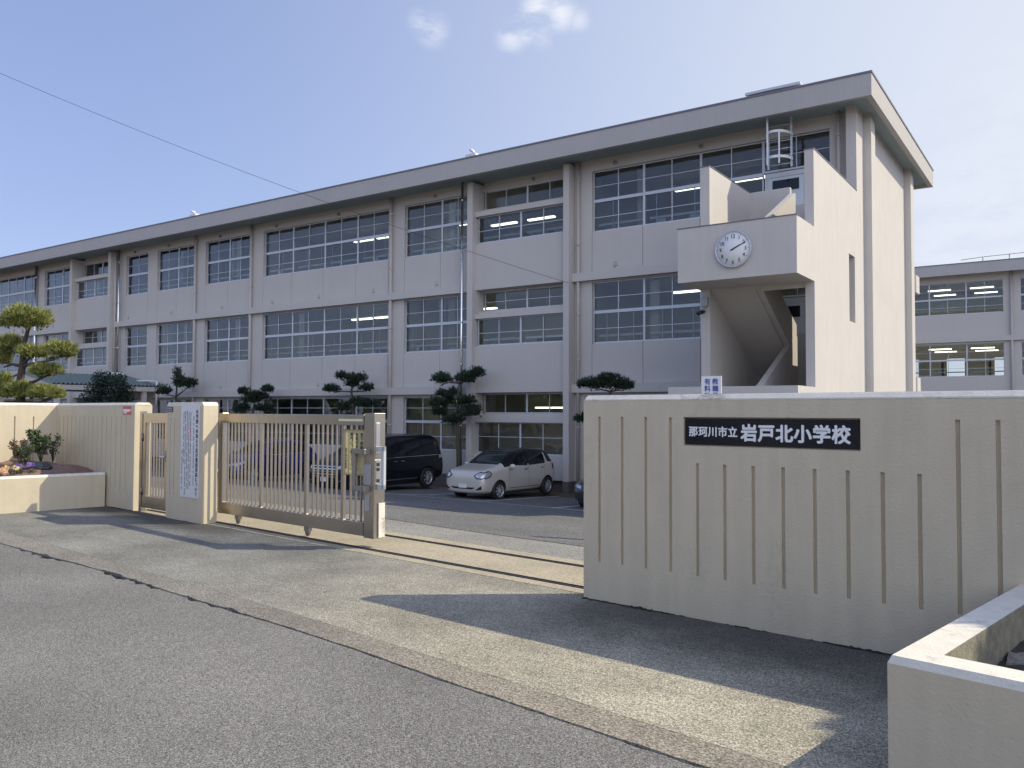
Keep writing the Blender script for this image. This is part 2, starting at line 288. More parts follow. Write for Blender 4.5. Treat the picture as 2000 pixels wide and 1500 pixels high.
# ------------------------------------------------------------------ object helpers
COL = sc.collection
def tag(o, label=None, cat=None, group=None, kind=None):
    if label: o['label'] = label
    if cat: o['category'] = cat
    if group: o['group'] = group
    if kind: o['kind'] = kind
    return o
def thing(name, loc, label, cat, group=None, rot=0.0):
    o = bpy.data.objects.new(name, None); COL.objects.link(o); o.empty_display_size = .2
    o.location = loc; o.rotation_euler = (0, 0, rot)
    return tag(o, label, cat, group)
def root_of(p):
    while p.parent: p = p.parent
    return p
class MB:
    """collects faces in one bmesh; xf is applied to everything on build"""
    def __init__(s, xf=None): s.bm = bmesh.new(); s.xf = xf
    def quad(s, a, b, c, d):
        f = s.bm.faces.new([s.bm.verts.new(p) for p in (a, b, c, d)]); return f
    def poly(s, pts): return s.bm.faces.new([s.bm.verts.new(p) for p in pts])
    def box(s, x0, x1, y0, y1, z0, z1, bev=0.0):
        r = bmesh.ops.create_cube(s.bm, size=1); v = r['verts']
        for q in v: q.co = ((x0+x1)/2+q.co.x*(x1-x0), (y0+y1)/2+q.co.y*(y1-y0), (z0+z1)/2+q.co.z*(z1-z0))
        if bev:
            es = list({e for q in v for e in q.link_edges})
            bmesh.ops.bevel(s.bm, geom=es, offset=bev, segments=2, affect='EDGES', profile=.5)
        return s
    def prism(s, pts, axis, a, b):
        """pts 2d polygon; axis 'x': (y,z) extruded along x from a to b; 'y': (x,z); 'z': (x,y)"""
        def P(p, t): return {'x': (t, p[0], p[1]), 'y': (p[0], t, p[1]), 'z': (p[0], p[1], t)}[axis]
        A = [s.bm.verts.new(P(p, a)) for p in pts]; B = [s.bm.verts.new(P(p, b)) for p in pts]
        n = len(pts); fs = [s.bm.faces.new(A), s.bm.faces.new(B)]
        for i in range(n): fs.append(s.bm.faces.new((A[i], A[(i+1) % n], B[(i+1) % n], B[i])))
        bmesh.ops.recalc_face_normals(s.bm, faces=fs); return s
    def tube(s, pts, rad, n=8, caps=True):
        pts = [Vector(p) for p in pts]; rings = []
        rads = rad if isinstance(rad, (list, tuple)) else [rad]*len(pts)
        up = Vector((0, 0, 1)); prev = None
        for i, p in enumerate(pts):
            d = (pts[min(i+1, len(pts)-1)]-pts[max(i-1, 0)]).normalized()
            if prev is None:
                a = d.cross(up) if abs(d.z) < .95 else d.cross(Vector((1, 0, 0)))
            else: a = prev-d*prev.dot(d)
            a.normalize(); prev = a; b = d.cross(a)
            rings.append([s.bm.verts.new(p+(a*math.cos(2*math.pi*k/n)+b*math.sin(2*math.pi*k/n))*rads[i]) for k in range(n)])
        fs = []
        for i in range(len(rings)-1):
            for k in range(n): fs.append(s.bm.faces.new((rings[i][k], rings[i][(k+1) % n], rings[i+1][(k+1) % n], rings[i+1][k])))
        if caps: fs.append(s.bm.faces.new(rings[0])); fs.append(s.bm.faces.new(rings[-1]))
        bmesh.ops.recalc_face_normals(s.bm, faces=fs)
        for f in fs: f.smooth = n > 4
        return s
    def lathe(s, prof, axis='z', c=(0, 0, 0), n=32, closed=False, caps=True):
        """prof list of (r, h)"""
        c = Vector(c); rings = []
        for r, h in prof:
            ring = []
            for k in range(n):
                t = 2*math.pi*k/n; u, v = r*math.cos(t), r*math.sin(t)
                ring.append(s.bm.verts.new(c+Vector({'z': (u, v, h), 'x': (h, u, v), 'y': (u, h, v)}[axis])))
            rings.append(ring)
        fs = []; m = len(rings)
        for i in range(m if closed else m-1):
            for k in range(n):
                fs.append(s.bm.faces.new((rings[i][k], rings[i][(k+1) % n], rings[(i+1) % m][(k+1) % n], rings[(i+1) % m][k])))
        if not closed and caps:
            for e in (rings[0], rings[-1]): fs.append(s.bm.faces.new(e))
        bmesh.ops.recalc_face_normals(s.bm, faces=fs)
        for f in fs: f.smooth = True
        return s
    def build(s, name, m, parent=None, local=False, smooth=None):
        if s.xf is not None: s.bm.transform(s.xf)
        if parent is not None and not local:
            s.bm.transform(Matrix.Translation(-root_of(parent).location))
        me = bpy.data.meshes.new(name); s.bm.to_mesh(me); s.bm.free()
        if smooth is not None:
            for p in me.polygons: p.use_smooth = smooth
        for mm in (m if isinstance(m, (list, tuple)) else [m]): me.materials.append(mm)
        o = bpy.data.objects.new(name, me); COL.objects.link(o)
        if parent is not None: o.parent = parent
        return o
def structure(name, mb, m): return tag(mb.build(name, m), kind='structure')
def copy_tree(o, parent=None):
    c = o.copy(); COL.objects.link(c)
    if parent is not None: c.parent = parent
    for ch in list(o.children): copy_tree(ch, c)
    return c
dg = bpy.context.evaluated_depsgraph_get
def text_mesh(body, size, ext=.001, ls=1.0, spacing=1.0, align='LEFT'):
    cu = bpy.data.curves.new('lettering', 'FONT'); cu.body = body; cu.size = size; cu.extrude = ext; cu.space_line = ls; cu.space_character = spacing
    cu.align_x = align; cu.resolution_u = 3
    o = bpy.data.objects.new('lettering', cu); COL.objects.link(o)
    bpy.context.view_layer.update()
    me = bpy.data.meshes.new_from_object(o.evaluated_get(dg()))
    bpy.data.objects.remove(o); bpy.data.curves.remove(cu)
    return me
def put_text(mb, body, size, xf, bold=0.0, **k):
    """adds text lying in local x (right) and y (up) plane, mapped by xf; bold lays shifted copies over each other"""
    me = text_mesh(body, size, **k)
    offs = [(0, 0)] if not bold else [(0, 0), (bold, 0), (-bold, 0), (0, bold), (0, -bold), (bold*.7, bold*.7), (-bold*.7, -bold*.7), (bold*.7, -bold*.7), (-bold*.7, bold*.7)]
    for i, (dx, dy) in enumerate(offs):
        m2 = me.copy(); m2.transform(xf @ Matrix.Translation((dx, dy, .00025*i))); mb.bm.from_mesh(m2); bpy.data.meshes.remove(m2)
    bpy.data.meshes.remove(me)
def text_frame(origin, right, up):
    r = Vector(right).normalized(); u = Vector(up).normalized(); n = r.cross(u)
    return Matrix(((r.x, u.x, n.x, origin[0]), (r.y, u.y, n.y, origin[1]), (r.z, u.z, n.z, origin[2]), (0, 0, 0, 1)))
def frame2d(ox, oy, ang, oz=0.0):
    return Matrix.Translation((ox, oy, oz)) @ Matrix.Rotation(ang, 4, 'Z')

# ------------------------------------------------------------------ ground levels
GA = R(-7.26)                                   # direction of the gate line
GDIR = Vector((math.cos(GA), math.sin(GA))); GN = Vector((-math.sin(GA), math.cos(GA)))
G0 = Vector((-4.70, 8.33))                      # a point on the back edge of the gate strip
def yard_z(x, y):
    d = (Vector((x, y))-G0).dot(GN)
    if d <= 0: return 0.0
    z = -.09*min(d, 10.0)
    if d > 10: z -= .04*min(d-10, 5.5)
    return z

# big ground sheet to the horizon
g = MB(); n_ = 40
g.quad((-900, -900, -1.6), (900, -900, -1.6), (900, 900, -1.6), (-900, 900, -1.6))
structure('ground', g, M['earth'])

def gp(u, d): 
    p = G0+GDIR*u+GN*d; return p.x, p.y
# yard: bands of asphalt as sheets following the slope
def yard_sheet(name, d0, d1, m, lift=0.0, u0=-60, u1=40, nu=40, nd=16, wob=0.0):
    q = MB(); grid = []
    rr = random.Random(3)
    for j in range(nd+1):
        row = []
        for i in range(nu+1):
            u = u0+(u1-u0)*i/nu; d = d0+(d1-d0)*j/nd
            if wob and j == 0: d += wob*math.sin(u*.7)+wob*.5*math.sin(u*2.3)
            x, y = gp(u, d); row.append(q.bm.verts.new((x, y, yard_z(x, y)+lift)))
        grid.append(row)
    for j in range(nd):
        for i in range(nu):
            q.bm.faces.new((grid[j][i], grid[j][i+1], grid[j+1][i+1], grid[j+1][i]))
    return structure(name, q, m)
yard_sheet('yard_apron', -.02, 2.6, M['yard2'], 0.0, nd=8)
yard_sheet('school_yard', 1.55, 62, M['yard'], .006, nd=80, nu=60, wob=.06)
# pavement in front of the gate (z = 0), kerb strip and road
KU = [(-40, 9.2), (-24, 7.25), (-16, 6.1), (-12.69, 5.66), (-11.32, 5.5), (-10.2, 5.35), (-8.58, 5.16), (-7.22, 4.99), (-6.01, 4.85), (-5.33, 4.76), (-3.44, 4.45), (-2.92, 4.37), (-1.4, 4.13), (0, 3.9), (3, 3.4), (10, 2.2), (30, -1.2)]
KL = [(-40, 8.75), (-24, 6.8), (-16, 5.68), (-11.45, 5.11), (-10.25, 4.99), (-9.25, 4.93), (-8.08, 4.81), (-7.17, 4.68), (-6.27, 4.57), (-5.59, 4.5), (-4.92, 4.41), (-4.15, 4.3), (-3.7, 4.21), (-3.26, 4.13), (-1.4, 3.85), (0, 3.6), (3, 3.1), (10, 1.9), (30, -1.5)]
def interp(L, x):
    for (a, b), (c, d) in zip(L, L[1:]):
        if a <= x <= c: return b+(d-b)*(x-a)/(c-a)
    return L[0][1] if x < L[0][0] else L[-1][1]
xs = [-40, -30, -24, -20]+[-16+.035*i for i in range(int(18/.035))]+[2.1, 5, 10, 30]
rj = {round(x, 4): random.Random(int(x*1000)).uniform(-1, 1) for x in xs}
rk = random.Random(11)
def jag(seed, amp, x):
    k_ = round(x, 4); r_ = .22*rj.get(k_, 0)+math.sin(x*3.1+seed)*.5+math.sin(x*7.7+seed*2)*.3+math.sin(x*17.3+seed*3)*.35
    return amp*r_
mb = MB(); prev = None
for x in xs:
    a = mb.bm.verts.new((x, interp(KU, x), 0.0)); yb = 9.3-.1274*(x+13) if x > -13 else 9.3
    b = mb.bm.verts.new((x, G0.y+math.tan(GA)*(x-G0.x)+.02, 0.0))
    if prev: mb.bm.faces.new((prev[0], a, b, prev[1]))
    prev = (a, b)
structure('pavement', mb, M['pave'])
mb = MB(); prev = None
for x in xs:
    gap = max(0, .9*jag(2.0, .045, x)) if -11 < x < -5.5 else 0
    a = mb.bm.verts.new((x, interp(KL, x)+gap+jag(5, .006, x), .004)); b = mb.bm.verts.new((x, interp(KU, x)-.010-abs(jag(4, .006, x)), .004))
    c = mb.bm.verts.new((x, interp(KL, x)+gap+jag(5, .006, x), -.05))
    if prev: mb.bm.faces.new((prev[0], a, b, prev[1])); mb.bm.faces.new((prev[2], c, a, prev[0]))
    prev = (a, b, c)
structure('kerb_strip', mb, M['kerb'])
mb = MB(); prev = None
for x in xs:
    gap = .006+max(0, jag(1.3, .075, x))*(1.0 if -11.3 < x < -6.2 else .22)+(.035*max(0, 1-abs(x+9.7)/.35)+.03*max(0, 1-abs(x+8.0)/.45))*(.6+.4*rj.get(round(x, 4), 0))
    a = mb.bm.verts.new((x, interp(KL, x)-gap, -.004)); b = mb.bm.verts.new((x, interp(KL, x)-16, -.06))
    if prev: mb.bm.faces.new((prev[1], b, a, prev[0]))
    prev = (a, b)
structure('road', mb, M['road'])
mb = MB(); prev = None
for x in xs:
    a = mb.bm.verts.new((x, interp(KL, x)-.25, -.035)); b = mb.bm.verts.new((x, interp(KU, x)+.05, -.02))
    if prev: mb.bm.faces.new((prev[0], a, b, prev[1]))
    prev = (a, b)
structure('gutter_bed', mb, M['dark'])
# pale concrete strip under the gate
XG = frame2d(G0.x, G0.y, GA)
mb = MB(XG); mb.box(-8.9, 4, -1.36, -.0, -.05, .004); structure('gate_strip', mb, M['apron'])
def rail(d, label):
    mb = MB(XG)
    mb.box(-8.6, 3, d-.035, d-.022, .004, .013); mb.box(-8.6, 3, d+.022, d+.035, .004, .013); mb.box(-8.6, 3, d-.0225, d+.0225, .004, .0062)
    o = mb.build('gate_rail', M['railsteel']); tag(o, label, 'gate rail', 'rails set in the gate strip'); return o
rail(-1.16, 'steel gate rail set in the pale strip, the one nearer the road')
rail(-.27, 'steel gate rail set in the pale strip, the one nearer the school yard')

# ------------------------------------------------------------------ boundary walls
def grooved_wall(name, xf, u0, u1, zt, th, grooves, label, gw=.015, gd=.026, solid=(), ends=(True, True), texturemat=None):
    """grooves: list of (u, z0, z1); body set back, skin in front, chamfered top"""
    root = thing(name, xf @ Vector(((u0+u1)/2, th/2, 0)), label, 'wall')
    mb = MB(xf); cz = zt-.05
    mb.box(u0, u1, gd, th, -.25, cz)
    zs = sorted({-.25, cz, *[g_[1] for g_ in grooves], *[g_[2] for g_ in grooves], *[s for q in solid for s in (q[2], q[3])]})
    us = sorted({u0, u1, *[v for g_ in grooves for v in (g_[0]-gw, g_[0]+gw)], *[s for q in solid for s in (q[0], q[1])]})
    for i in range(len(us)-1):
        um = (us[i]+us[i+1])/2; run = None
        for j in range(len(zs)-1):
            zm = (zs[j]+zs[j+1])/2
            hole = any(abs(um-g_[0]) < gw and g_[1] < zm < g_[2] for g_ in grooves) or any(q[0] < um < q[1] and q[2] < zm < q[3] for q in solid)
            if not hole:
                run = [zs[j], zs[j+1]] if run is None else [run[0], zs[j+1]]
            if (hole or j == len(zs)-2) and run:
                mb.box(us[i], us[i+1], 0, gd, run[0], run[1]); run = None
    bmesh.ops.remove_doubles(mb.bm, verts=mb.bm.verts, dist=1e-5)
    mb.build('wall', M['cream'], root)
    cp = MB(xf)
    cp.prism([(0.0, cz), (.0, zt-.045), (.045, zt), (th-.045, zt), (th, zt-.045), (th, cz)], 'x', u0, u1)
    bmesh.ops.bevel(cp.bm, geom=list(cp.bm.edges), offset=.010, segments=2, affect='EDGES')
    o = cp.build('coping', M['creamtop'], root)
    return root
FA = R(-6.6); XF = frame2d(-3.815, 6.716, FA)   # sign wall frame
gr = [(u, .35, 1.66) for u in (.175, .42, .665, .91)]+[(1.165+.245*i, .35, 1.28) for i in range(8)]+[(3.125+.24*i, .35, 1.66) for i in range(8)]
grooved_wall('sign_wall', XF, 0, 6.8, 1.857, .25, gr, 'cream grooved boundary wall carrying the black school name plaque', solid=[(1.035, 2.485, 1.425, 1.665)])
# name plaque, set in a recess of the wall
pl = thing('name_plaque', XF @ Vector((1.76, .0, 1.545)), 'black stone name plaque with white lettering set in the cream wall', 'sign')
mb = MB(XF); mb.box(1.045, 2.475, .010, .0255, 1.435, 1.655, .003); mb.build('plaque', M['signblack'], pl)
mb = MB()
tf = lambda u, z, v=.0085: XF @ text_frame((u, v, z), (1, 0, 0), (0, 0, 1))
sh = Matrix(((1, 0, 0, 0), (.05, 1, 0, 0), (0, 0, 1, 0), (0, 0, 0, 1)))
x_ = 1.082
for ch in '那珂川市立':
    put_text(mb, ch, .088, tf(x_, 1.512) @ Matrix.Diagonal((.97, 1.0, 1, 1)), bold=.0026); x_ += .0885
x_ = 1.548
for ch in '岩戸北小学校':
    put_text(mb, ch, .142, tf(x_, 1.488) @ Matrix.Diagonal((.99, 1.0, 1, 1)), bold=.0052); x_ += .145
mb.build('lettering', M['signwhite'], pl)

XA = frame2d(-13.33, 8.04, GA)                  # left wall, u runs to the right, its end at u = 0
gra = [(-.33-.2*i, .32, 1.60) for i in range(16)]
grooved_wall('boundary_wall', XA, -3.95, 0, 1.84, .3, gra, 'cream grooved wall behind the flower planter, ending beside the narrow gate', gw=.011)
XB = frame2d(-16.87, 8.32, GA-R(90))            # wall turning towards the road; u runs towards the road
grb = [(.42+.33*i, .32, 1.58) for i in range(12)]
# its front must face +X: build with mirrored depth
mxb = XB @ Matrix.Diagonal((1, -1, 1, 1))
XB2 = frame2d(-16.87, 8.32, 0) @ Matrix(((GDIR.x*0, 0, 0, 0), (0, 0, 0, 0), (0, 0, 0, 0), (0, 0, 0, 1))) if False else None
U = -GN; V = -GDIR                               # local x = towards road, local y = away from +X (into wall)
XB = Matrix(((U.x, V.x, 0, -16.80), (U.y, V.y, 0, 8.49), (0, 0, 1, 0), (0, 0, 0, 1)))
grooved_wall('boundary_wall', XB, -.06, 4.2, 1.843, .28, grb, 'cream grooved wall turning out to the road beside the pansies, partly sunlit', gw=.012)
for o in bpy.data.objects:
    pass
# gate pillar
XP = frame2d(-12.10, 7.85, GA)
pr = thing('gate_pillar', XP @ Vector((.58, .12, 0)), 'cream concrete gate pillar between the narrow gate and the sliding gate', 'pillar')
mb = MB(XP); zt = 1.835
gl_ = [(.12, .37, 1.58), (.255, .37, 1.58)]
mb.box(0, 1.165, .02, .24, -.2, zt-.06)
for a, b in ((0, .109), (.131, .244), (.266, 1.165)): mb.box(a, b, 0, .02, -.2, zt-.06)
for u, a, b in gl_:
    mb.box(u-.011, u+.011, 0, .02, -.2, a); mb.box(u-.011, u+.011, 0, .02, b, zt-.06)
bmesh.ops.remove_doubles(mb.bm, verts=mb.bm.verts, dist=1e-5)
mb.build('shaft', M['cream'], pr)
mb = MB(XP); mb.prism([(0, zt-.06), (0, zt-.045), (.03, zt-.008), (.06, zt), (1.105, zt), (1.135, zt-.008), (1.165, zt-.045), (1.165, zt-.06)], 'y', 0, .24)
mb.build('coping', M['creamtop'], pr)
# notice on the pillar
nb = thing('notice_board', XP @ Vector((.76, 0, 1.0)), 'tall white notice board in vertical writing screwed to the gate pillar', 'notice')
mb = MB(XP); mb.box(.49, 1.06, -.012, -.001, .37, 1.80, .002); mb.build('panel', M['paper'], nb)
PF = lambda u, z, v=-.0135: XP @ text_frame((u, v, z), (1, 0, 0), (0, 0, 1))
mb = MB(); z_ = 1.66
for ch in '小学校への出入り及び電話対応について':
    put_text(mb, ch, .072, PF(.965, z_), bold=.0012, ext=.001); z_ -= .0735
mb.build('title', M['ink'], nb)
mb = MB(XP); mr_ = MB(XP); rr = random.Random(5)
for u, za, zb in ((.90, 1.62, .55), (.80, 1.68, .62), (.745, 1.68, .5), (.69, 1.70, .5), (.635, 1.70, .42), (.585, 1.68, .95), (.54, 1.1, .48)):
    z = za
    while z > zb:
        L = rr.uniform(.02, .10)
        tgt = mr_ if (abs(u-.80) < .01 and 1.30 < z < 1.48) else mb
        tgt.box(u-.011, u+.011, -.0135, -.0118, z-L, z); z -= L+rr.choice((.006, .008, .03))
mb.build('text', M['greyink'], nb); mr_.build('text', M['redink'], nb)
ap = thing('address_plate', XP @ Vector((.1, 0, 1.72)), 'small navy address plate at the top corner of the gate pillar', 'sign')
mb = MB(XP); mb.box(.01, .20, -.010, -.001, 1.68, 1.765, .002); mb.build('plate', M['blueplate'], ap)
mb = MB(XP)
for i in range(4):
    mb.box(.032+.04*i, .058+.04*i, -.0115, -.0098, 1.73, 1.748); mb.box(.032+.04*i, .052+.04*i, -.0115, -.0098, 1.70, 1.715)
mb.build('faint_marks', M['greycab'], ap)
st = thing('red_sticker', XA @ Vector((-.3, 0, 1.74)), 'red and white sticker near the end of the left wall', 'sticker')
mb = MB(XA); mb.box(-.46, -.13, -.004, -.001, 1.625, 1.775); mb.build('backing', M['redsticker'], st)
mb = MB(XA); mb.box(-.44, -.20, -.0055, -.0038, 1.68, 1.725); mb.box(-.19, -.15, -.0055, -.0038, 1.69, 1.725); mb.box(-.43, -.30, -.0055, -.0038, 1.652, 1.67); mb.build('white_print', M['signwhite'], st)

def moss(xf, u0, u1, seed, name='moss'):
    rr = random.Random(seed); mb = MB(xf); u = u0; prev = None
    while u < u1:
        amt = max(0.0, .5+.5*math.sin(u*2.3+seed)+.35*math.sin(u*7.1+seed*3)+rr.uniform(-.35, .25))
        if amt < .12: prev = None; u += rr.uniform(.01, .03); continue
        wd_ = .012+.034*amt*rr.uniform(.5, 1.2); h_ = .003+.012*amt*rr.random()**2
        row = [mb.bm.verts.new(p) for p in ((u, -.0035, h_), (u, -.008, .0055), (u+rr.uniform(-.01, .01), -wd_, .0045))]
        if prev:
            for i in range(2): mb.bm.faces.new((prev[i], row[i], row[i+1], prev[i+1]))
        prev = row; u += rr.uniform(.008, .022)
    return tag(mb.build(name, M['mossy']), kind='stuff')
moss(XF, 0.0, 6.7, 1); moss(XA, -1.0, 0, 2); moss(XP, 0, 1.16, 3)
# ------------------------------------------------------------------ narrow pedestrian gate
XD = frame2d(-13.09, 8.05, GA)
dr = thing('pedestrian_gate', XD @ Vector((.46, 0, 0)), 'narrow bronze-tinted metal gate door with a lever handle', 'gate')
mb = MB(XD)
mb.box(0, .09, 0, .06, .08, 1.66); mb.box(.80, .89, 0, .06, .08, 1.66); mb.box(.09, .80, 0, .06, 1.50, 1.66); mb.box(.09, .80, 0, .06, .08, .27)
mb.build('frame', M['gate'], dr)
for i in range(7):
    mb = MB(XD); u = .145+.1*i; mb.box(u-.009, u+.009, .022, .042, .27, 1.50); mb.build('bar', M['gate'], dr)
mb = MB(XD); mb.box(-.10, -.012, -.01, .07, .0, 1.69); mb.build('post', M['gate'], dr)
for z in (.35, 1.25):
    mb = MB(XD); mb.tube([XD.inverted() @ (XD @ Vector((-.006, -.012, z-.06))), (-.006, -.012, z+.06)], .012); mb.build('hinge', M['gatedark'], dr)
mb = MB(XD); mb.box(.815, .875, -.012, -.001, .86, 1.06, .004); h_ = mb.build('handle_plate', M['gatedark'], dr)
mb = MB(XD); mb.tube([(.845, -.001, .955), (.845, -.05, .955), (.83, -.055, .955), (.62, -.055, .945)], .011); mb.build('lever', M['steel'], h_)

# ------------------------------------------------------------------ sliding gate
XS = frame2d(-11.05, 8.05, GA)                  # u = 0 at the pillar side, u = 3.92 at the free end
sg = thing('sliding_gate', XS @ Vector((2, .05, 0)), 'long bronze-tinted sliding gate of vertical bars drawn half across the entrance', 'gate')
GL = 3.80; T = .10
mb = MB(XS); mb.box(0, .12, 0, T, .13, 1.67, .004); mb.box(.12, GL-.22, 0, T, 1.525, 1.66, .004); mb.box(.12, GL-.22, 0, T, .135, .305, .004); mb.build('frame', M['gate'], sg)
mb = MB(XS); mb.box(GL-.20, GL, -.004, T+.07, .12, 1.68, .004); mb.build('end_post', M['gate'], sg)
for u in (1.17, 2.30, 3.12):
    mb = MB(XS); mb.box(u-.028, u+.028, .018, .062, .305, 1.525, .003); mb.build('stile', M['gate'], sg)
segs = [(.12, 1.125, 9), (1.215, 2.255, 9), (2.345, 3.075, 6), (3.165, GL-.20, 3)]
for a, b, k in segs:
    for i in range(k):
        u = a+(b-a)*(i+1)/(k+1); mb = MB(XS); mb.box(u-.0095, u+.0095, .030, .055, .305, 1.525); mb.build('bar', M['gate'], sg)
for u in (.53, 2.33):
    mb = MB(XS); mb.box(u-.05, u+.06, .02, .075, .075, .135); wb = mb.build('wheel_bracket', M['gatedark'], sg)
    mb = MB(XS); mb.lathe([(.012, -.016), (.05, -.014), (.055, -.006), (.05, 0), (.055, .006), (.05, .014), (.012, .016)], 'y', (u, .048, .062), 20); mb.build('wheel', M['gatedark'], wb)
# latch plates, handles
mb = MB(XS); mb.box(GL-.205, GL-.06, -.014, -.005, .78, 1.04, .003); mb.build('lock_plate', M['dullplate'], sg)
mb = MB(XS); mb.box(GL-.17, GL-.08, -.012, -.005, .46, .68, .003); mb.build('label_plate', M['dullplate'], sg)
mb = MB(XS)
for z in (1.20, .74): mb.box(GL-.31, GL-.085, -.10, -.055, z-.03, z+.03, .006); mb.box(GL-.15, GL-.075, -.10, -.004, z-.035, z+.035, .006)
mb.box(GL-.33, GL-.275, -.10, -.055, .70, 1.235, .006); mb.build('pull_handle', M['gatedark'], sg)
mb = MB(XS)
for z in (1.235, .765): mb.box(GL, GL+.13, T*.4, T*.4+.04, z-.03, z+.03, .004)
mb.box(GL+.09, GL+.13, T*.4, T*.4+.04, .735, 1.265, .004); mb.build('bow_handle', M['alu'], sg)
mb = MB(XS); mb.box(GL+.0005, GL+.012, .0, T, .80, 1.10, .002); lp = mb.build('strike_plate', M['steel'], sg)
mb = MB(XS)
for z in (.84, .98, 1.04): mb.box(GL+.0125, GL+.018, .03, .07, z-.02, z+.02)
mb.build('keyhole', M['rubber'], lp)
mb = MB(XS); mb.box(GL+.0005, GL+.008, .02, T-.02, 1.18, 1.56, .002); mb.build('bolt_plate', M['steel'], sg)
mb = MB(XS); mb.box(GL+.002, GL+.022, .06, T+.06, .13, .56, .004); mb.build('buffer', M['creamtop'], sg)
mb = MB(XS); mb.box(3.06, GL-.24, -.002, .0005, 1.575, 1.605); mb.build('sticker', M['yellowpaper'], sg)
# notice tied to the bars
gn = thing('gate_notice', XS @ Vector((3.43, 0, 1.2)), 'cream paper notice in a clear sleeve hung on the sliding gate', 'notice')
mb = MB(XS)
W_, H_ = 10, 14
def pap(i, j, off=0.0):
    u = 3.17+.43*i/W_; z = .885+.585*j/H_
    return (u, .012+.010*math.sin(i*.9)+off, z)
grid = [[mb.bm.verts.new(pap(i, j)) for j in range(H_+1)] for i in range(W_+1)]
for i in range(W_):
    for j in range(H_): mb.bm.faces.new((grid[i][j], grid[i+1][j], grid[i+1][j+1], grid[i][j+1]))
bmesh.ops.solidify(mb.bm, geom=list(mb.bm.faces), thickness=.002)
mb.build('sheet', M['yellowpaper'], gn, smooth=True)
mb = MB()
SF = lambda u, z: XS @ text_frame((u, -.005, z), (1, 0, 0), (0, 0, 1))
for u, z0, body, s_z, st_ in ((3.525, 1.385, '登下校時の', .052, .054), (3.425, 1.385, '児童の安全確保のため', .050, .0485), (3.315, 1.385, '閉門にご協力下さい', .052, .0535), (3.215, 1.20, '岩戸北小学校長', .036, .038)):
    for i, ch in enumerate(body): put_text(mb, ch, s_z, SF(u, z0-i*st_), bold=.0012, ext=.001)
mb.build('writing', M['ink'], gn)

# ------------------------------------------------------------------ planters
def planter(name, pts, zr, label, rim=.17):
    """pts: outer polyline (open, ends against the wall); inner edge offset by rim to the left side of travel"""
    root = thing(name, (pts[1][0], pts[1][1], 0), label, 'planter')
    P = [Vector(p) for p in pts]; inn = []
    for i, p in enumerate(P):
        if i == 0: d1 = d2 = (P[1]-P[0]).normalized()
        elif i == len(P)-1: d1 = d2 = (P[-1]-P[-2]).normalized()
        else: d1 = (P[i]-P[i-1]).normalized(); d2 = (P[i+1]-P[i]).normalized()
        n1 = Vector((-d1.y, d1.x)); n2 = Vector((-d2.y, d2.x)); b = (n1+n2).normalized(); inn.append(p+b*rim/max(.3, b.dot(n1)))
    for nm, m, za, zb, off in (('side_wall', M['cream'], -.25, zr-.035, 0), ('rim', M['creamtop'], zr-.035, zr, 0)):
        mb = MB()
        for i in range(len(P)-1):
            a, b, c, d = P[i], P[i+1], inn[i+1], inn[i]
            lo = [mb.bm.verts.new((q.x, q.y, za)) for q in (a, b, c, d)]
            if nm == 'rim':
                da = (d-a).normalized()*.022; cb = (c-b).normalized()*.022
                hi = [mb.bm.verts.new((q.x, q.y, zb)) for q in (a+da, b+cb, c, d)]
            else: hi = [mb.bm.verts.new((q.x, q.y, zb)) for q in (a, b, c, d)]
            for k in range(4):
                if (k == 1 and i < len(P)-2) or (k == 3 and i > 0): continue
                fq = mb.bm.faces.new((lo[k], lo[(k+1) % 4], hi[(k+1) % 4], hi[k])); fq.material_index = 1 if k == 2 else 0
            mb.bm.faces.new(hi); mb.bm.faces.new(lo[::-1])
        bmesh.ops.remove_doubles(mb.bm, verts=mb.bm.verts, dist=1e-4)
        bmesh.ops.recalc_face_normals(mb.bm, faces=mb.bm.faces)
        mb.build(nm, [m, M['rawconc']], root)
    return root, inn
def soil_sheet(poly, zf, m, name, root, n=26):
    """height field over the bounding box of poly, clipped to poly"""
    xs_ = [p[0] for p in poly]; ys_ = [p[1] for p in poly]
    mb = MB(); x0, x1, y0, y1 = min(xs_), max(xs_), min(ys_), max(ys_)
    def inside(x, y):
        c = False; k = len(poly)-1
        for i in range(len(poly)):
            (xi, yi), (xj, yj) = poly[i], poly[k]
            if (yi > y) != (yj > y) and x < (xj-xi)*(y-yi)/(yj-yi)+xi: c = not c
            k = i
        return c
    V_ = {}
    for i in range(n):
        for j in range(n):
            cx, cy = x0+(i+.5)*(x1-x0)/n, y0+(j+.5)*(y1-y0)/n
            if not inside(cx, cy): continue
            q = []
            for a, b in ((i, j), (i+1, j), (i+1, j+1), (i, j+1)):
                if (a, b) not in V_:
                    x, y = x0+a*(x1-x0)/n, y0+b*(y1-y0)/n; V_[a, b] = mb.bm.verts.new((x, y, zf(x, y)))
                q.append(V_[a, b])
            mb.bm.faces.new(q)
    return mb.build(name, m, root, smooth=True)
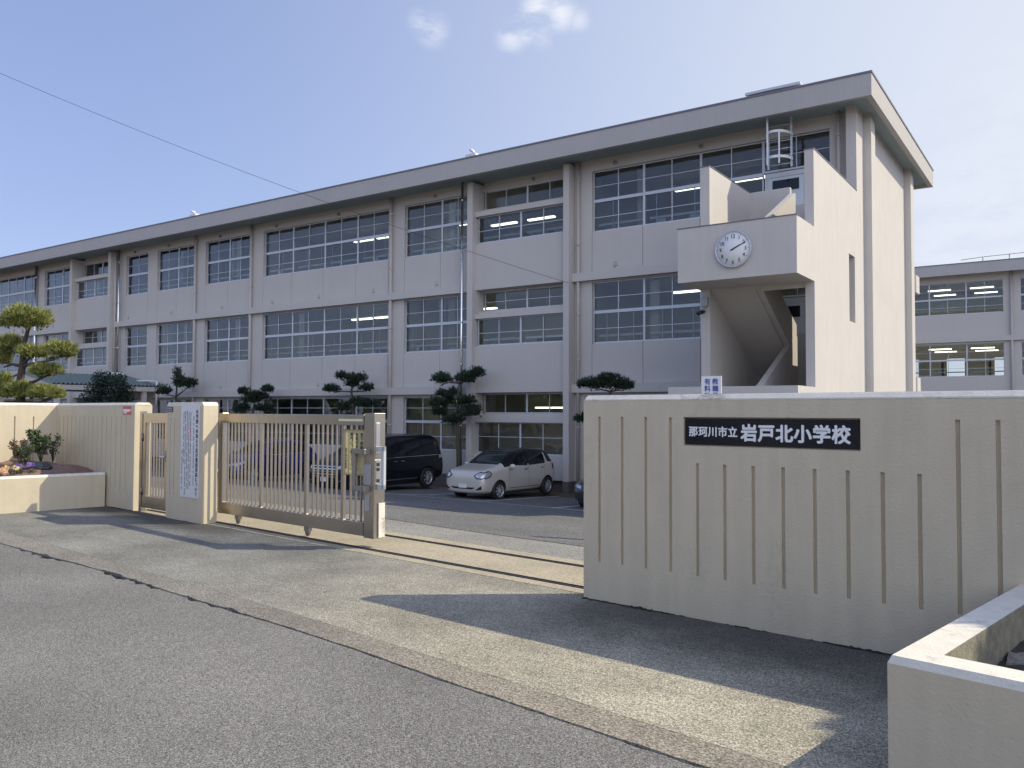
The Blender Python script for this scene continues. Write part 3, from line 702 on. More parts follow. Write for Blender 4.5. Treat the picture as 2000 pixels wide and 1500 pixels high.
# right planter
wdir = Vector((math.cos(FA), math.sin(FA)))
cR = Vector((-.76, 4.13)); front = Vector((.54, -.11)).normalized()
pW = Vector((-.38, 6.34))
rp, inn = planter('planter_box', [tuple(pW+(pW-cR).normalized()*.03), tuple(cR), tuple(cR+front*4.5)], .60, 'cream planter wall in the near corner holding black sheet and stones', .185)
bx = [(-.55, 6.30), (-.60, 4.25), (4.0, 3.4), (4.0, 5.85)]
soil_sheet(bx, lambda x, y: .37+.03*math.sin(x*5+y*3)+.02*math.sin(x*13-y*9)+.05*max(0, y-5.4), M['soildark'], 'soil', rp)
soil_sheet([(-.40, 4.42), (-.30, 6.0), (.2, 6.1), (.6, 4.6)], lambda x, y: .385+.05*math.sin(3*(x+.4))*math.sin(2*(y-4.3))+.015*math.sin(x*17+y*11), M['gravel'], 'sand', rp)
ps = thing('plastic_sheet', (.1, 4.6, .45), 'wrinkled black plastic sheet laid over the soil of the near planter', 'sheet')
mb = MB(); g_ = {}
for i in range(25):
    for j in range(17):
        x = -.33+1.6*i/24; y = 4.28+.62*j/16-.14*(x+.3)+.08*math.sin(i*.6)*(j/16)
        g_[i, j] = mb.bm.verts.new((x, y, .455+.014*math.sin(x*9+y*4)+.008*math.sin(x*26-y*17)-.05*max(0, 1-min(i, 24-i, j, 16-j)/2.0)))
for i in range(24):
    for j in range(16): mb.bm.faces.new((g_[i, j], g_[i+1, j], g_[i+1, j+1], g_[i, j+1]))
mb.build('sheet', M['plastic'], ps, smooth=True)
def pebble(x, y, z, r, sq, seed, label):
    rr = random.Random(seed); mb = MB(); bmesh.ops.create_icosphere(mb.bm, subdivisions=3, radius=1)
    a, b, c = [rr.uniform(0, 6) for _ in range(3)]
    for v in mb.bm.verts:
        p = v.co; k = 1+.12*math.sin(p.x*3+a)+.10*math.sin(p.y*4+b)+.08*math.sin(p.z*5+c)
        v.co = Vector((p.x*r*k*1.25, p.y*r*k*.9, p.z*r*k*sq))
    o = mb.build('stone', M['stone'], smooth=True); o.location = (x, y, z); o.rotation_euler = (0, 0, rr.uniform(0, 3))
    return tag(o, label, 'stone', 'stones in the near planter')
for k, (px, py, r_, lb) in enumerate(((1912, 1263, .032, 'small white stone at the corner of the black plastic sheet'), (1985, 1218, .034, 'flat pale stone lying above the sandy patch'), (1935, 1238, .030, 'grey-blue stone half sunk in the damp soil by the rim'), (1998, 1203, .03, 'rounded pale stone furthest back in the near planter'), (1943, 1232, .018, 'pebble touching the grey-blue stone'))):
    d_ = ray(px, py); p = C0+d_*((.44-H)/d_.z); pebble(p.x, p.y, .435, r_, .55, k, lb)
# left planter
lp_, inn2 = planter('planter_box', [tuple(Vector((-14.36, 8.12))-Vector((.0, 0))), (-14.40, 8.0), (-14.80, 6.30), (-15.6, 6.0), (-17.2, 6.1)][::-1], .60, 'cream planter wall on the far side holding pansies and small shrubs', -.15) if False else planter('planter_box', [(-17.0, 5.2), (-15.2, 5.15), (-14.78, 6.0), (-14.37, 8.13)], .60, 'cream planter wall on the far side holding pansies and small shrubs', .15)
def soil2(x, y):
    e = min(1, max(0, (x+16.9)/.4))
    return .55+.20*max(0, 1-abs(y-7.7)/.9)*max(0, min(1, (-14.6-x)/.5))+.02*math.sin(x*9+y*7)+.012*math.sin(x*21-y*15)
soil_sheet([(-16.85, 5.3), (-15.25, 5.3), (-14.9, 6.0), (-14.52, 8.2), (-16.85, 8.45)], soil2, M['soil'], 'soil', lp_, 40)
def leaf_cloud(mb, c, rad, n, size, rr, flat=1.0):
    for _ in range(n):
        d = Vector((rr.gauss(0, 1), rr.gauss(0, 1), rr.gauss(0, 1))); d.normalize()
        p = Vector(c)+Vector((d.x*rad[0], d.y*rad[1], d.z*rad[2]))*(rr.random()**.45)
        a = Vector((rr.gauss(0, 1), rr.gauss(0, 1), rr.gauss(.3, .7))).normalized(); b = a.cross(Vector((rr.gauss(0, 1), rr.gauss(0, 1), rr.gauss(0, 1)))).normalized()
        s = size*rr.uniform(.6, 1.25)
        mb.bm.faces.new([mb.bm.verts.new(q) for q in (p-a*s, p+b*s*.45, p+a*s, p-b*s*.45)])
def shrub(px, base_py, Y, h, wd, m, label, seed, n=800, size=.028, group='shrubs in the far planter'):
    rr = random.Random(seed); b = at(px, base_py, Y)
    r = thing('shrub', b, label, 'shrub', group); mb = MB()
    stems = MB()
    for k in range(7):
        a = rr.uniform(0, 6.28); tip = b+Vector((math.cos(a)*wd*rr.uniform(.3, .9), math.sin(a)*wd*rr.uniform(.3, .9), h*rr.uniform(.6, 1.0)))
        mid = b.lerp(tip, .5)+Vector((rr.uniform(-.03, .03), rr.uniform(-.03, .03), .03))
        stems.tube([b-Vector((0, 0, .05)), mid, tip], [.007, .005, .002], 5)
        for t in (.35, .55, .75, .92, 1.0):
            q = b.lerp(mid, t*2) if t < .5 else mid.lerp(tip, t*2-1)
            leaf_cloud(mb, q, (.07*wd/.25, .07*wd/.25, .06), n//35, size, rr)
    stems.build('stem', M['bark'], r); mb.build('foliage', m, r)
    return r
shrub(40, 905, 7.55, .42, .26, M['leaf2'], 'reddish-leaved low shrub nearest the road in the far planter', 1)
shrub(52, 908, 7.3, .36, .22, M['leaf'], 'fresh green bushy shrub in front of the reddish one', 12, 700, .02)
shrub(80, 900, 7.75, .62, .26, M['leaf'], 'tallest dark green shrub in the far planter', 2, 1150, .033)
shrub(103, 897, 8.0, .46, .20, M['leaf'], 'thin sparse shrub nearest the wall corner', 3, 260, .03)
def pansy(x, y, m, label, seed, group='pansies in the far planter'):
    rr = random.Random(seed); z = soil2(x, y)
    r = thing('pansy', (x, y, z), label, 'flower', group); lf = MB(); leaf_cloud(lf, (x, y, z+.04), (.08, .08, .05), 40, .028, rr); lf.build('leaves', M['leaf'], r)
    fl = MB()
    for k in range(4):
        c = Vector((x+rr.uniform(-.08, .08), y+rr.uniform(-.08, .08), z+.10+rr.uniform(0, .05))); nrm = Vector((rr.uniform(.3, 1), rr.uniform(-1, -.3), rr.uniform(.2, .8))).normalized()
        a = nrm.cross(Vector((0, 0, 1))).normalized(); b = nrm.cross(a)
        for j in range(5):
            t = j*1.2566; o_ = c+(a*math.cos(t)+b*math.sin(t))*.022+nrm*.003*j
            fl.poly([o_+(a*math.cos(q*1.047)+b*math.sin(q*1.047))*.022 for q in range(6)])
    fl.build('bloom', m, r)
for k, (px, py, Y, m, lb) in enumerate(((2, 925, 6.4, 'petal_y', 'yellow pansy clump at the road end of the far planter'), (12, 920, 6.5, 'petal_p', 'purple pansy among the yellow ones in the far planter'), (20, 925, 6.6, 'petal_y', 'pale yellow pansy clump second from the road end'), (30, 922, 6.75, 'petal_o', 'apricot pansy clump in the far planter'), (41, 920, 6.9, 'petal_y', 'yellow pansy clump nearest the shaded part of the planter'), (65, 922, 7.0, 'petal_p', 'purple pansy clump below the dark green shrub'), (77, 920, 7.2, 'petal_p', 'small purple pansy in the middle of the dark soil'))):
    p = at(px, py, Y); yk = p.y; xi = -14.55-.21*(8.13-yk); pansy(max(-16.7, min(p.x, xi-.30)), yk, M[m], lb, k)
o = MB(); bmesh.ops.create_icosphere(o.bm, subdivisions=3, radius=1)
for v in o.bm.verts: v.co = Vector((v.co.x*.34*(1+.1*math.sin(v.co.y*6)), v.co.y*.22, v.co.z*.10*(1+.2*math.sin(v.co.x*7))))
o = o.build('black_sheet', M['plastic'], smooth=True); p = at(74, 910, 7.45); o.location = (p.x, p.y, .68); tag(o, 'crumpled black sheet lying on the soil of the far planter', 'sheet')

# ------------------------------------------------------------------ the school building, in survey numbers scaled by S about the eye
S = 24.2/23.3
XSCH = Matrix.Translation((0, 0, H)) @ Matrix.Scale(S, 4) @ Matrix.Translation((0, 0, -H))
FY = 23.3; WY = 23.70; XE = -4.91; ZO = 3.64
sb = thing('school_building', XSCH @ Vector((-30, 27, -.9)), 'long three-storey beige school building with rows of aluminium windows', 'building')
LEFT = -70.0
BAYS = [  # (unit edges, pipe-side limits)
    [-13.16, -11.35, -9.46, -7.56, -5.68],
    [-21.32, -19.55, -18.06],
    [-29.57, -27.74, -25.79, -23.91, -22.14],
    [-33.70, -32.03, -30.50],
    [-37.56, -35.95, -34.50],
    [-40.31, -38.37],
    [-48.57, -46.77, -45.12],
    [-56.9, -55.0, -53.07, -51.13, -49.5],
    [-65.2, -63.3, -61.4, -59.5, -57.8],
]
REC = [(-17.76, -14.02), (-44.84, -41.31)]
PIL = [(-14.02, -13.80), (-18.00, -17.76), (-41.31, -41.07), (-45.08, -44.84)]
FRAME_Y = WY+.10
wl = MB(XSCH)
def inrec(x): return any(a-.01 < x < b+.01 for a, b in REC)
spans = [(-13.80, XE), (-41.07, -18.00), (LEFT, -45.08)]
for fl in range(3):
    zo = -ZO*fl
    zs_, zt_ = 7.57+zo, 9.58+zo
    if fl == 2: zs_, zt_ = .29, 2.26
    bot = 6.26+zo if fl < 2 else -.55
    top = 9.95 if fl == 0 else 6.26-ZO*(fl-1)-.02
    for a, b in spans:
        bs = [q for q in BAYS if q[0] >= a-.01 and q[-1] <= b+.01]
        bs.sort()
        # spandrel: panels with fine vertical joints
        cuts = [a]+[e for q in bs for e in q if a < e < b]+[b]
        cuts = sorted(set(round(c, 3) for c in cuts))
        for i in range(len(cuts)-1):
            wl.box(cuts[i]+(.008 if i else 0), cuts[i+1]-(.008 if i < len(cuts)-2 else 0), WY, WY+.2, bot, zs_)
        if top > zt_+.03: wl.box(a, b, WY, WY+.2, zt_, top)
        cur = a
        for q in bs:
            wl.box(cur, q[0], WY, WY+.2, zs_, zt_); cur = q[-1]
        wl.box(cur, b, WY, WY+.2, zs_, zt_)
        # joint backing
        wl.box(a, b, WY+.012, WY+.19, bot+.002, zs_-.002) if False else None
    for a, b in REC:
        z0 = zs_+.11 if fl < 2 else .29
        wl.box(a, b, 23.50, 23.72, (6.02+zo) if fl < 2 else -.55, 7.66+zo if fl < 2 else .25)     # spandrel, flush with the beam
        wl.box(a, b, 23.46, 23.74, 8.63+zo, 8.80+zo)                                               # beam
        wl.box(a, b, 23.74, 24.0, 8.63+zo, 8.92+zo)
        wl.box(a, b, 23.97, 24.15, 9.63+zo, 9.95+zo if fl == 0 else 9.80+zo)
        wl.box(a, b, 23.72, 24.15, 9.66+zo, 9.72+zo) if fl else None
wl.box(LEFT, XE-.02, 23.93, 24.0, -.5, -.45)
wl.build('wall', M['bwall'], sb)
# backing behind the panel joints
bk = MB(XSCH)
for fl in range(3):
    zo = -ZO*fl
    for a, b in spans: bk.box(a+.01, b-.01, WY+.03, WY+.18, (6.28+zo) if fl < 2 else -.5, (7.56+zo) if fl < 2 else .28)
bk.build('joint_sealant', M['plinth'], sb)
# ledges at floor level
for a, b in spans:
    for zl in (5.98, 2.34):
        mb = MB(XSCH); mb.box(a+.002, b-(.16 if b == XE else .002), 23.50, WY-.001, zl, zl+.27); mb.build('ledge', M['bwall'], sb)
for a, b in PIL:
    mb = MB(XSCH); mb.box(a, b, FY, 24.0, -.55, 9.86); mb.build('pilaster', M['bwall'], sb)
    mb = MB(XSCH); mb.box(a-.01, b+.01, FY-.01, 23.9, -1.3, -.55); mb.build('plinth', M['plinth'], sb)
for a, b in spans+REC:
    mb = MB(XSCH); mb.box(a, b, WY-.01, WY+.2, -1.3, -.551); mb.build('plinth', M['plinth'], sb)
# corner pier and end wall with two columns
ew = MB(XSCH)
ew.box(XE-.26, XE-.001, FY, 23.95, -1.3, 9.95); ew.box(XE-.2, XE-.002, 23.95, 32.3, -1.3, 9.95)
ew.build('end_wall', M['bwall2'], sb)
for y0, y1 in ((24.19, 24.71), (30.47, 31.04)):
    mb = MB(XSCH); mb.box(XE-.004, XE+.20, y0, y1, -1.3, 9.95); mb.build('end_column', M['bwall2'], sb)
rw = MB(XSCH); rw.box(LEFT, XE-.2, 32.1, 32.3, -1.3, 9.95); rw.build('rear_wall', M['bwall'], sb)
for z in (6.0, 2.36):
    mb = MB(XSCH); mb.box(LEFT, XE+.06, 32.3, 33.0, z, z+.62); mb.build('rear_balcony', M['bwall2'], sb)
# roof: downstand fascia, soffit, slab, metal edge
RX, RY0, RY1 = -4.36, 22.49, 33.0
rf = MB(XSCH)
rf.box(LEFT, RX, RY0, RY0+.16, 9.84, 10.42); rf.box(RX-.14, RX, RY0+.16, RY1, 9.84, 10.42); rf.box(LEFT, RX-.14, RY1-.16, RY1, 9.84, 10.42)
rf.box(LEFT, RX-.14, RY0+.16, RY1-.16, 10.05, 10.35)
rf.build('roof', M['fascia'], sb)
mb = MB(XSCH); mb.box(LEFT, RX-.142, RY0+.162, RY1-.162, 9.95, 10.048); mb.build('soffit', M['soffit'], sb)
mb = MB(XSCH); mb.box(LEFT, RX+.02, RY0-.02, RY0+.2, 10.421, 10.475); mb.box(RX-.18, RX+.02, RY0+.2, RY1+.02, 10.421, 10.475); mb.build('roof_edge', M['coping'], sb)
# windows
def window(edges_a, edges_b, zs, y, root, XX=XSCH, rail_z=None, thin=(), name='window', mids=1, seed=0, curtain=False, th=.035):
    """zs: heights from sill to head; index 2 of five is the thick transom"""
    a, b = edges_a, edges_b; f = MB(XX); t = .035
    z0, z1 = zs[0], zs[-1]
    f.box(a, a+t, y, y+.07, z0, z1); f.box(b-t, b, y, y+.07, z0, z1)
    f.box(a+t, b-t, y-.02, y+.07, z0, z0+.055); f.box(a+t, b-t, y, y+.07, z1-.035, z1)
    for z in thin: f.box(a+t, b-t, y+.012, y+.045, z-.010, z+.010)
    if len(zs) == 3: f.box(a+t, b-t, y-.012, y+.07, zs[1]-.05, zs[1]+.05)
    for k in range(1, mids+1):
        u = a+(b-a)*k/(mids+1); f.box(u-.013, u+.013, y+.004, y+.055, z0+.055, z1-.035)
    if len(zs) == 3 and seed is not None:
        rs = random.Random(int(abs(a)*97)+int(z0*13))
        for k in range(mids+1):
            if rs.random() < .55:
                u = a+(b-a)*(k+rs.uniform(.2, .8))/(mids+1); f.box(u-.014, u+.014, y+.056, y+.069, z0+.055, zs[1]-.05)
    w_ = f.build(name, M['alu'], root)
    g_ = MB(XX); g_.quad((a+t, y+.03, z0+.05), (b-t, y+.03, z0+.05), (b-t, y+.03, z1-.03), (a+t, y+.03, z1-.03)); g_.build('pane', M['glass'], w_)
    if rail_z:
        r_ = MB(XX); r_.box(a+.12, b-.05, y+.16, y+.19, rail_z-.035, rail_z+.035); r_.build('guard_rail', M['white'], w_)
    if curtain:
        c_m = MB(XX); uu = a+.06; c0 = None; side = random.Random(seed).choice((0, 1)); wdt = .32
        base = a+.06 if side == 0 else b-.06-wdt
        for k in range(17):
            u = base+wdt*k/16; yy = y+.30+.03*math.sin(k*1.7)
            v0 = c_m.bm.verts.new((u, yy, z0+.05)); v1 = c_m.bm.verts.new((u, yy, z1-.04))
            if c0: c_m.bm.faces.new((c0[0], v0, v1, c0[1]))
            c0 = (v0, v1)
        c_m.build('curtain', M['curtain'], w_, smooth=True)
    return w_
rc = random.Random(21)
for fl in range(3):
    zo = -ZO*fl
    for q in BAYS[:8] if fl < 2 else BAYS[:7]:
        for i in range(len(q)-1):
            if fl < 2:
                if q is BAYS[0] and i == 3:
                    # door under a transom light
                    window(q[i], q[i+1], (8.62+zo, 9.58+zo), FRAME_Y, sb, thin=(9.08+zo,)); continue
                window(q[i], q[i+1], (7.57+zo, 8.60+zo, 9.58+zo), FRAME_Y, sb, thin=(9.08+zo, 8.06+zo), rail_z=7.84+zo, seed=i+fl*7, curtain=rc.random() < .45)
            else:
                if q is BAYS[0] and i >= 2: continue
                window(q[i], q[i+1], (.29, 1.33, 2.25), FRAME_Y, sb, thin=(1.84, .79), seed=i, curtain=rc.random() < .3)
    for a, b in REC:
        m3 = (a+b)/2
        for c, d in ((a+.04, m3), (m3, b-.04)):
            window(c, d, (8.92+zo, 9.63+zo), 24.0, sb, thin=(9.27+zo,) if fl == 1 else ())
            window(c, d, (7.66+zo if fl < 2 else .25, 8.63+zo), 23.60, sb, thin=(8.12+zo,), rail_z=7.9+zo if fl < 2 else None, seed=fl, curtain=rc.random() < .4)
# doors to the outside stair
for zf in (6.20, 2.55):
    d_ = MB(XSCH); d_.box(-7.52, -6.02, FRAME_Y, FRAME_Y+.07, zf, 8.60-(0 if zf > 5 else ZO)); dd = d_.build('stair_door', M['door'], sb)
    z1 = 8.55-(0 if zf > 5 else ZO)
    d_ = MB(XSCH); d_.box(-7.30, -6.55, FRAME_Y-.012, FRAME_Y-.001, z1-.50, z1-.18); d_.build('door_light', M['carglass'], dd)
    d_ = MB(XSCH); d_.box(-7.44, -6.36, FRAME_Y-.02, FRAME_Y-.0005, zf+.02, zf+.05); d_.box(-7.44, -7.40, FRAME_Y-.02, FRAME_Y-.0005, zf+.05, z1-.05); d_.box(-6.40, -6.36, FRAME_Y-.02, FRAME_Y-.0005, zf+.05, z1-.05); d_.box(-7.40, -6.40, FRAME_Y-.02, FRAME_Y-.0005, z1-.09, z1-.05); d_.build('door_frame', M['alu'], dd)
    d_ = MB(XSCH); d_.lathe([(.01, 0), (.028, -.02), (.035, -.045), (.02, -.06)], 'y', (-6.30, FRAME_Y-.001, zf+1.0), 14); d_.build('knob', M['gatedark'], dd)
# drain pipes
for x, yy, zt_, zb_, m, r_ in [(-13.61, 23.58, 9.93, -1.0, 'pipe', .052), (-21.91, 23.58, 9.93, -1.0, 'pipe', .06), (-30.27, 23.58, 9.93, -1.0, 'pipe', .06), (-34.32, 23.58, 9.93, -1.0, 'pipe', .06), (-49.30, 23.58, 9.93, -1.0, 'steel', .07), (-18.30, 23.40, 9.93, -1.0, 'steel', .045), (-40.95, 23.5, 9.93, 2.9, 'pipe', .06), (-40.62, 23.5, 9.93, 2.9, 'steel', .045), (-5.42, 23.55, 9.93, 7.0, 'pipe', .05)]:
    mb = MB(XSCH); mb.tube([(x, yy, zt_+.1), (x, yy, zb_)], r_, 12)
    for z in (9.3, 7.2, 4.9, 3.4, 1.2):
        if zb_ < z: mb.lathe([(r_+.001, -.03), (r_+.012, -.03), (r_+.012, .03), (r_+.001, .03)], 'z', (x, yy, z), 12)
    mb.build('drainpipe', M[m], sb)
for x, z in [(-39.5, 9.72), (-36.6, 9.72), (-32.6, 9.72), (-28.7, 9.72), (-24.9, 9.72), (-19.8, 9.72), (-15.6, 9.76), (-12.3, 9.72), (-9.4, 9.72), (-6.9, 9.72)]:
    mb = MB(XSCH); mb.lathe([(.012, 0), (.05, -.01), (.06, -.07), (.02, -.075)], 'y', (x, WY if x != -15.6 else 23.97, z), 14); mb.build('vent_cap', M['gatedark'], sb)
for zo in (0, -ZO):
    for x in (-40.0, -36.3, -32.4, -28.9, -26.0, -22.9, -19.7, -12.3, -47.5, -52.0):
        mb = MB(XSCH); mb.lathe([(.01, 0), (.045, -.005), (.05, -.05), (.015, -.055)], 'y', (x, WY, 6.42+zo), 12); mb.tube([(x, WY-.03, 6.42+zo), (x, WY-.03, 6.54+zo)], .018, 6); mb.build('drain_spout', M['pipe'], sb)
# interior: floors, ceilings, partitions, corridor wall
it = MB(XSCH)
PX = [-5.1, -13.85, -21.9, -30.2, -34.3, -38.1, -42.5, -49.2, -57.4, LEFT]
for fl in range(3):
    zo = -ZO*fl
    for x in PX: it.box(x-.06, x+.06, 24.16, 30.0, 6.35+zo, 9.72+zo)
    it.box(LEFT, XE-.2, 30.0, 30.1, 6.35+zo, 9.72+zo)
    for k in range(len(PX)-1):                     # square columns between window groups
        it.box(PX[k+1]+.08, PX[k+1]+.55, 24.12, 24.6, 6.35+zo, 9.72+zo)
it.build('partition', M['inwall'], sb)
it = MB(XSCH)
for fl in range(3): it.box(LEFT, XE-.2, 24.2, 32.1, 9.72-ZO*fl, 9.74-ZO*fl)
it.build('ceiling', M['inceil'], sb)
it = MB(XSCH)
for fl in range(3): it.box(LEFT, XE-.2, 23.9, 32.1, 6.13-ZO*fl, 6.33-ZO*fl)
it.build('floor', M['infloor'], sb)
it = MB(XSCH)
for fl in range(2):
    for x in (-8.9, -17.6, -26.0, -46.0, -53.0): it.box(x-1.7, x+1.7, 29.93, 29.998, 7.3-ZO*fl, 8.6-ZO*fl)
it.build('blackboard', M['board'], sb)
for fl, x, yy in ((0, -11.04, 26.9), (0, -9.08, 26.9), (0, -18.85, 26.8), (0, -17.1, 26.8), (0, -20.6, 26.9), (0, -26.73, 27), (0, -25.3, 27), (0, -23.4, 26.9), (1, -10.9, 26.4), (1, -8.6, 26.4), (1, -26.3, 26.5), (1, -24.9, 26.5), (1, -22.9, 26.5), (1, -19.6, 26.5), (1, -17.0, 26.4), (1, -15.4, 26.4), (2, -16.2, 26.0), (2, -20.5, 26.2)):
    mb = MB(XSCH); z = (9.40 if not (-19.2 < x < -15) else 9.12)-ZO*fl; mb.box(x-.60, x+.60, yy-.08, yy+.08, z, z+.05, .01); cl = mb.build('ceiling_light', M['lamp'], sb)
    mb = MB(XSCH); mb.box(x-.62, x+.62, yy-.11, yy+.11, z+.052, z+.09); mb.box(x-.4, x-.37, yy-.01, yy+.01, z+.09, 9.72-ZO*fl); mb.box(x+.37, x+.4, yy-.01, yy+.01, z+.09, 9.72-ZO*fl); mb.build('lamp_housing', M['white'], cl)
rq = random.Random(4)
for fl in range(2):
    for k in range(14):
        x = rq.uniform(-29, -6) if k < 11 else rq.uniform(-55, -31); z = rq.uniform(7.5, 8.7)-ZO*fl; a_, b_ = rq.uniform(.3, .8), rq.uniform(.25, .5)
        it = MB(XSCH); it.box(x, x+a_, 29.905, 29.925, z, z+b_); it.build('poster', M[rq.choice(('paper', 'yellowpaper', 'paper', 'curtain'))], sb)
# outside stair with clock box
X0, X1 = -7.56, XE
stw = MB(XSCH)
YB, YQ = 17.63, 19.0
# right wall (skin with the tall slot)
sy0, sy1, sz0, sz1 = 22.33, 22.98, 4.06, 5.80
for (a, b, z0, z1) in ((YQ, sy0, -1.3, 5.86), (sy1, FY, -1.3, 5.86), (sy0, sy1, -1.3, sz0), (sy0, sy1, sz1, 5.86), (YQ, FY, 5.86, 7.62)):
    stw.box(X1-.2, X1, a, b, z0, z1)
stw.box(X0, X0+.22, YQ, FY+.38, -1.3, 7.62)                       # left wall
stw.box(X0+.22, X1-.2, YQ+.001, YQ+.12, 4.64, 4.66)
bmesh.ops.remove_doubles(stw.bm, verts=stw.bm.verts, dist=1e-5)
stt = stw.build('stair_tower', M['bwall2'], sb)
cb = MB(XSCH)
cb.box(X0-.01, X1, YB, YB+.14, 4.64, 5.86); cb.box(X0-.01, X0+.13, YB+.14, YQ+.3, 4.64, 5.86); cb.box(X1-.2, X1, YB+.14, YQ, 4.64, 5.86)
cb.box(X0+.13, X1-.2, YB+.14, YQ+.02, 4.642, 4.80)
cb.build('clock_parapet', M['bwall2'], stt)
cb = MB(XSCH); cb.box(X0-.02, X1+.012, YB-.012, YB+.15, 5.861, 5.885); cb.box(X1-.21, X1+.012, YB+.15, FY, 5.861, 5.885) if False else None
cb.box(X1-.21, X1+.012, YQ-.012, FY, 7.621, 7.645); cb.box(X0-.012, X0+.232, YQ-.012, FY, 7.621, 7.645); cb.build('coping', M['coping'], stt)
cb = MB(XSCH); cb.box(X0-.25, X1, YB, YB+.14, -1.3, 2.28); cb.box(X1-.2, X1, YB+.14, YQ, -1.3, 2.28); cb.build('base_parapet', M['bwall2'], stt)
# flights: right one rises away to the doors, left one rises towards the road
def flight(y0, z0, y1, z1, xa, xb, n=11):
    mb = MB(XSCH)
    pts = []
    for k in range(n):
        pts += [(y0+(y1-y0)*k/n, z0+(z1-z0)*k/n), (y0+(y1-y0)*k/n, z0+(z1-z0)*(k+1)/n)]
    pts += [(y1, z1), (y1, z1-.18), (y0, z0-.18)]
    mb.prism(pts, 'x', xa, xb); return mb.build('flight', M['bwall2'], stt)
XM = -6.22
flight(YQ+.05, .75, 22.3, 2.50, XM+.09, X1-.2)
flight(YQ+.05, 4.70, 22.3, 6.10, XM+.09, X1-.2)
lf = MB(XSCH); lf.prism([(22.35, 2.95), (22.35, 2.73), (YQ, 4.655), (YQ, 4.80)], 'x', X0+.22, XM-.06); lf.build('flight', M['bwall2'], stt)
lf = MB(XSCH); lf.box(X0+.22, X1-.2, 22.3, WY, 2.32, 2.50); lf.box(X0+.22, X1-.2, 22.3, WY, 5.95, 6.12); lf.box(X0+.22, X1-.2, YB+.14, YQ+.04, .57, .75); lf.build('landing', M['bwall2'], stt)
# spine parapets between flights
spn = MB(XSCH)
spn.prism([(YQ, 4.662), (YQ, 4.798), (20.3, 4.79), (21.31, 4.31), (21.95, 3.99), (21.95, 3.0), (21.3, 3.42)], 'x', XM-.058, XM+.088)
spn.prism([(YQ+.05, .75), (YQ+.05, 2.29), (21.35, 3.40), (22.0, 3.7), (22.0, 2.4)], 'x', XM-.06, XM+.09)
spn.prism([(YQ+.15, 4.81), (YQ+.15, 6.08), (21.87, 7.43), (21.95, 7.43), (21.95, 5.9), (20.5, 5.3)], 'x', XM-.056, XM+.086)
spn.box(X0+.22, XM-.0565, 21.94, 22.08, 5.955, 7.625)
spn.build('stair_parapet', M['bwall2'], stt)
# wall clock
ck = thing('wall_clock', XSCH @ Vector((-6.255, YB, 5.26)), 'large round white wall clock showing ten past two on the stair box', 'clock')
CX, CZ, CR = -6.255, 5.265, .40
mb = MB(XSCH); mb.lathe([(CR*.6, -.005), (CR*.98, -.005), (CR, -.03), (CR, -.085), (CR*.975, -.10), (CR*.955, -.095), (CR*.95, -.07)], 'y', (CX, YB, CZ), 64); mb.build('rim', M['alu'], ck)
mb = MB(XSCH); mb.lathe([(.01, -.071), (CR*.955, -.071), (CR*.955, -.078), (.01, -.078)], 'y', (CX, YB, CZ), 64); mb.build('dial', M['white'], ck)
mb = MB(); 
for k in range(1, 13):
    a = R(90-30*k); s_z = .118; cx, cz = CX+math.cos(a)*CR*.70, CZ+math.sin(a)*CR*.70
    put_text(mb, str(k), s_z, XSCH @ text_frame((cx, YB-.0795, cz-.041), (1, 0, 0), (0, 0, 1)) @ Matrix.Diagonal((.85, 1, 1, 1)), align='CENTER', ext=.001, bold=.0015)
mb.build('numerals', M['ink'], ck)
mb = MB(XSCH)
for k in range(60):
    a = R(6*k); r0, r1, wd = (CR*.84, CR*.90, .006) if k % 5 == 0 else (CR*.865, CR*.89, .0025)
    d = Vector((math.cos(a), 0, math.sin(a))); nrm = Vector((-d.z, 0, d.x)); c = Vector((CX, YB-.0795, CZ))
    mb.poly([c+d*r0-nrm*wd, c+d*r1-nrm*wd, c+d*r1+nrm*wd, c+d*r0+nrm*wd])
mb.build('minute_marks', M['ink'], ck)
def hand(name, ang, L, wd, off, tail=.05):
    mb = MB(XSCH); a = R(90-ang); d = Vector((math.cos(a), 0, math.sin(a))); nrm = Vector((-d.z, 0, d.x)); c = Vector((CX, YB-off, CZ))
    pts = [c-d*tail-nrm*wd, c+d*L*.8-nrm*wd*.75, c+d*L, c+d*L*.8+nrm*wd*.75, c-d*tail+nrm*wd]
    A = [mb.bm.verts.new(p) for p in pts]; B = [mb.bm.verts.new(p-Vector((0, .004, 0))) for p in pts]
    mb.bm.faces.new(A); mb.bm.faces.new(B)
    for i in range(5): mb.bm.faces.new((A[i], A[(i+1) % 5], B[(i+1) % 5], B[i]))
    bmesh.ops.recalc_face_normals(mb.bm, faces=mb.bm.faces); mb.build(name, M['ink'], ck)
hand('hour_hand', 63.5, .22, .016, .085, .06); hand('minute_hand', 65.0, .345, .011, .092, .06)
# security camera
scm = thing('security_camera', XSCH @ Vector((-7.5, YQ, 4.35)), 'small white security camera with junction box below the clock box', 'camera')
mb = MB(XSCH); mb.box(X0+.03, X0+.19, YQ-.09, YQ-.001, 4.24, 4.47, .008); mb.build('junction_box', M['greycab'], scm)
mb = MB(XSCH); mb.tube([(X0+.12, YQ-.05, 4.24), (X0+.12, YQ-.07, 4.16), (X0+.06, YQ-.12, 4.12)], .016, 8); mb.build('bracket', M['greycab'], scm)
mb = MB(XSCH); mb.tube([(X0+.08, YQ-.05, 4.13), (X0+.0, YQ-.22, 4.06)], [.05, .045], 12); mb.build('body', M['rubber'], scm)
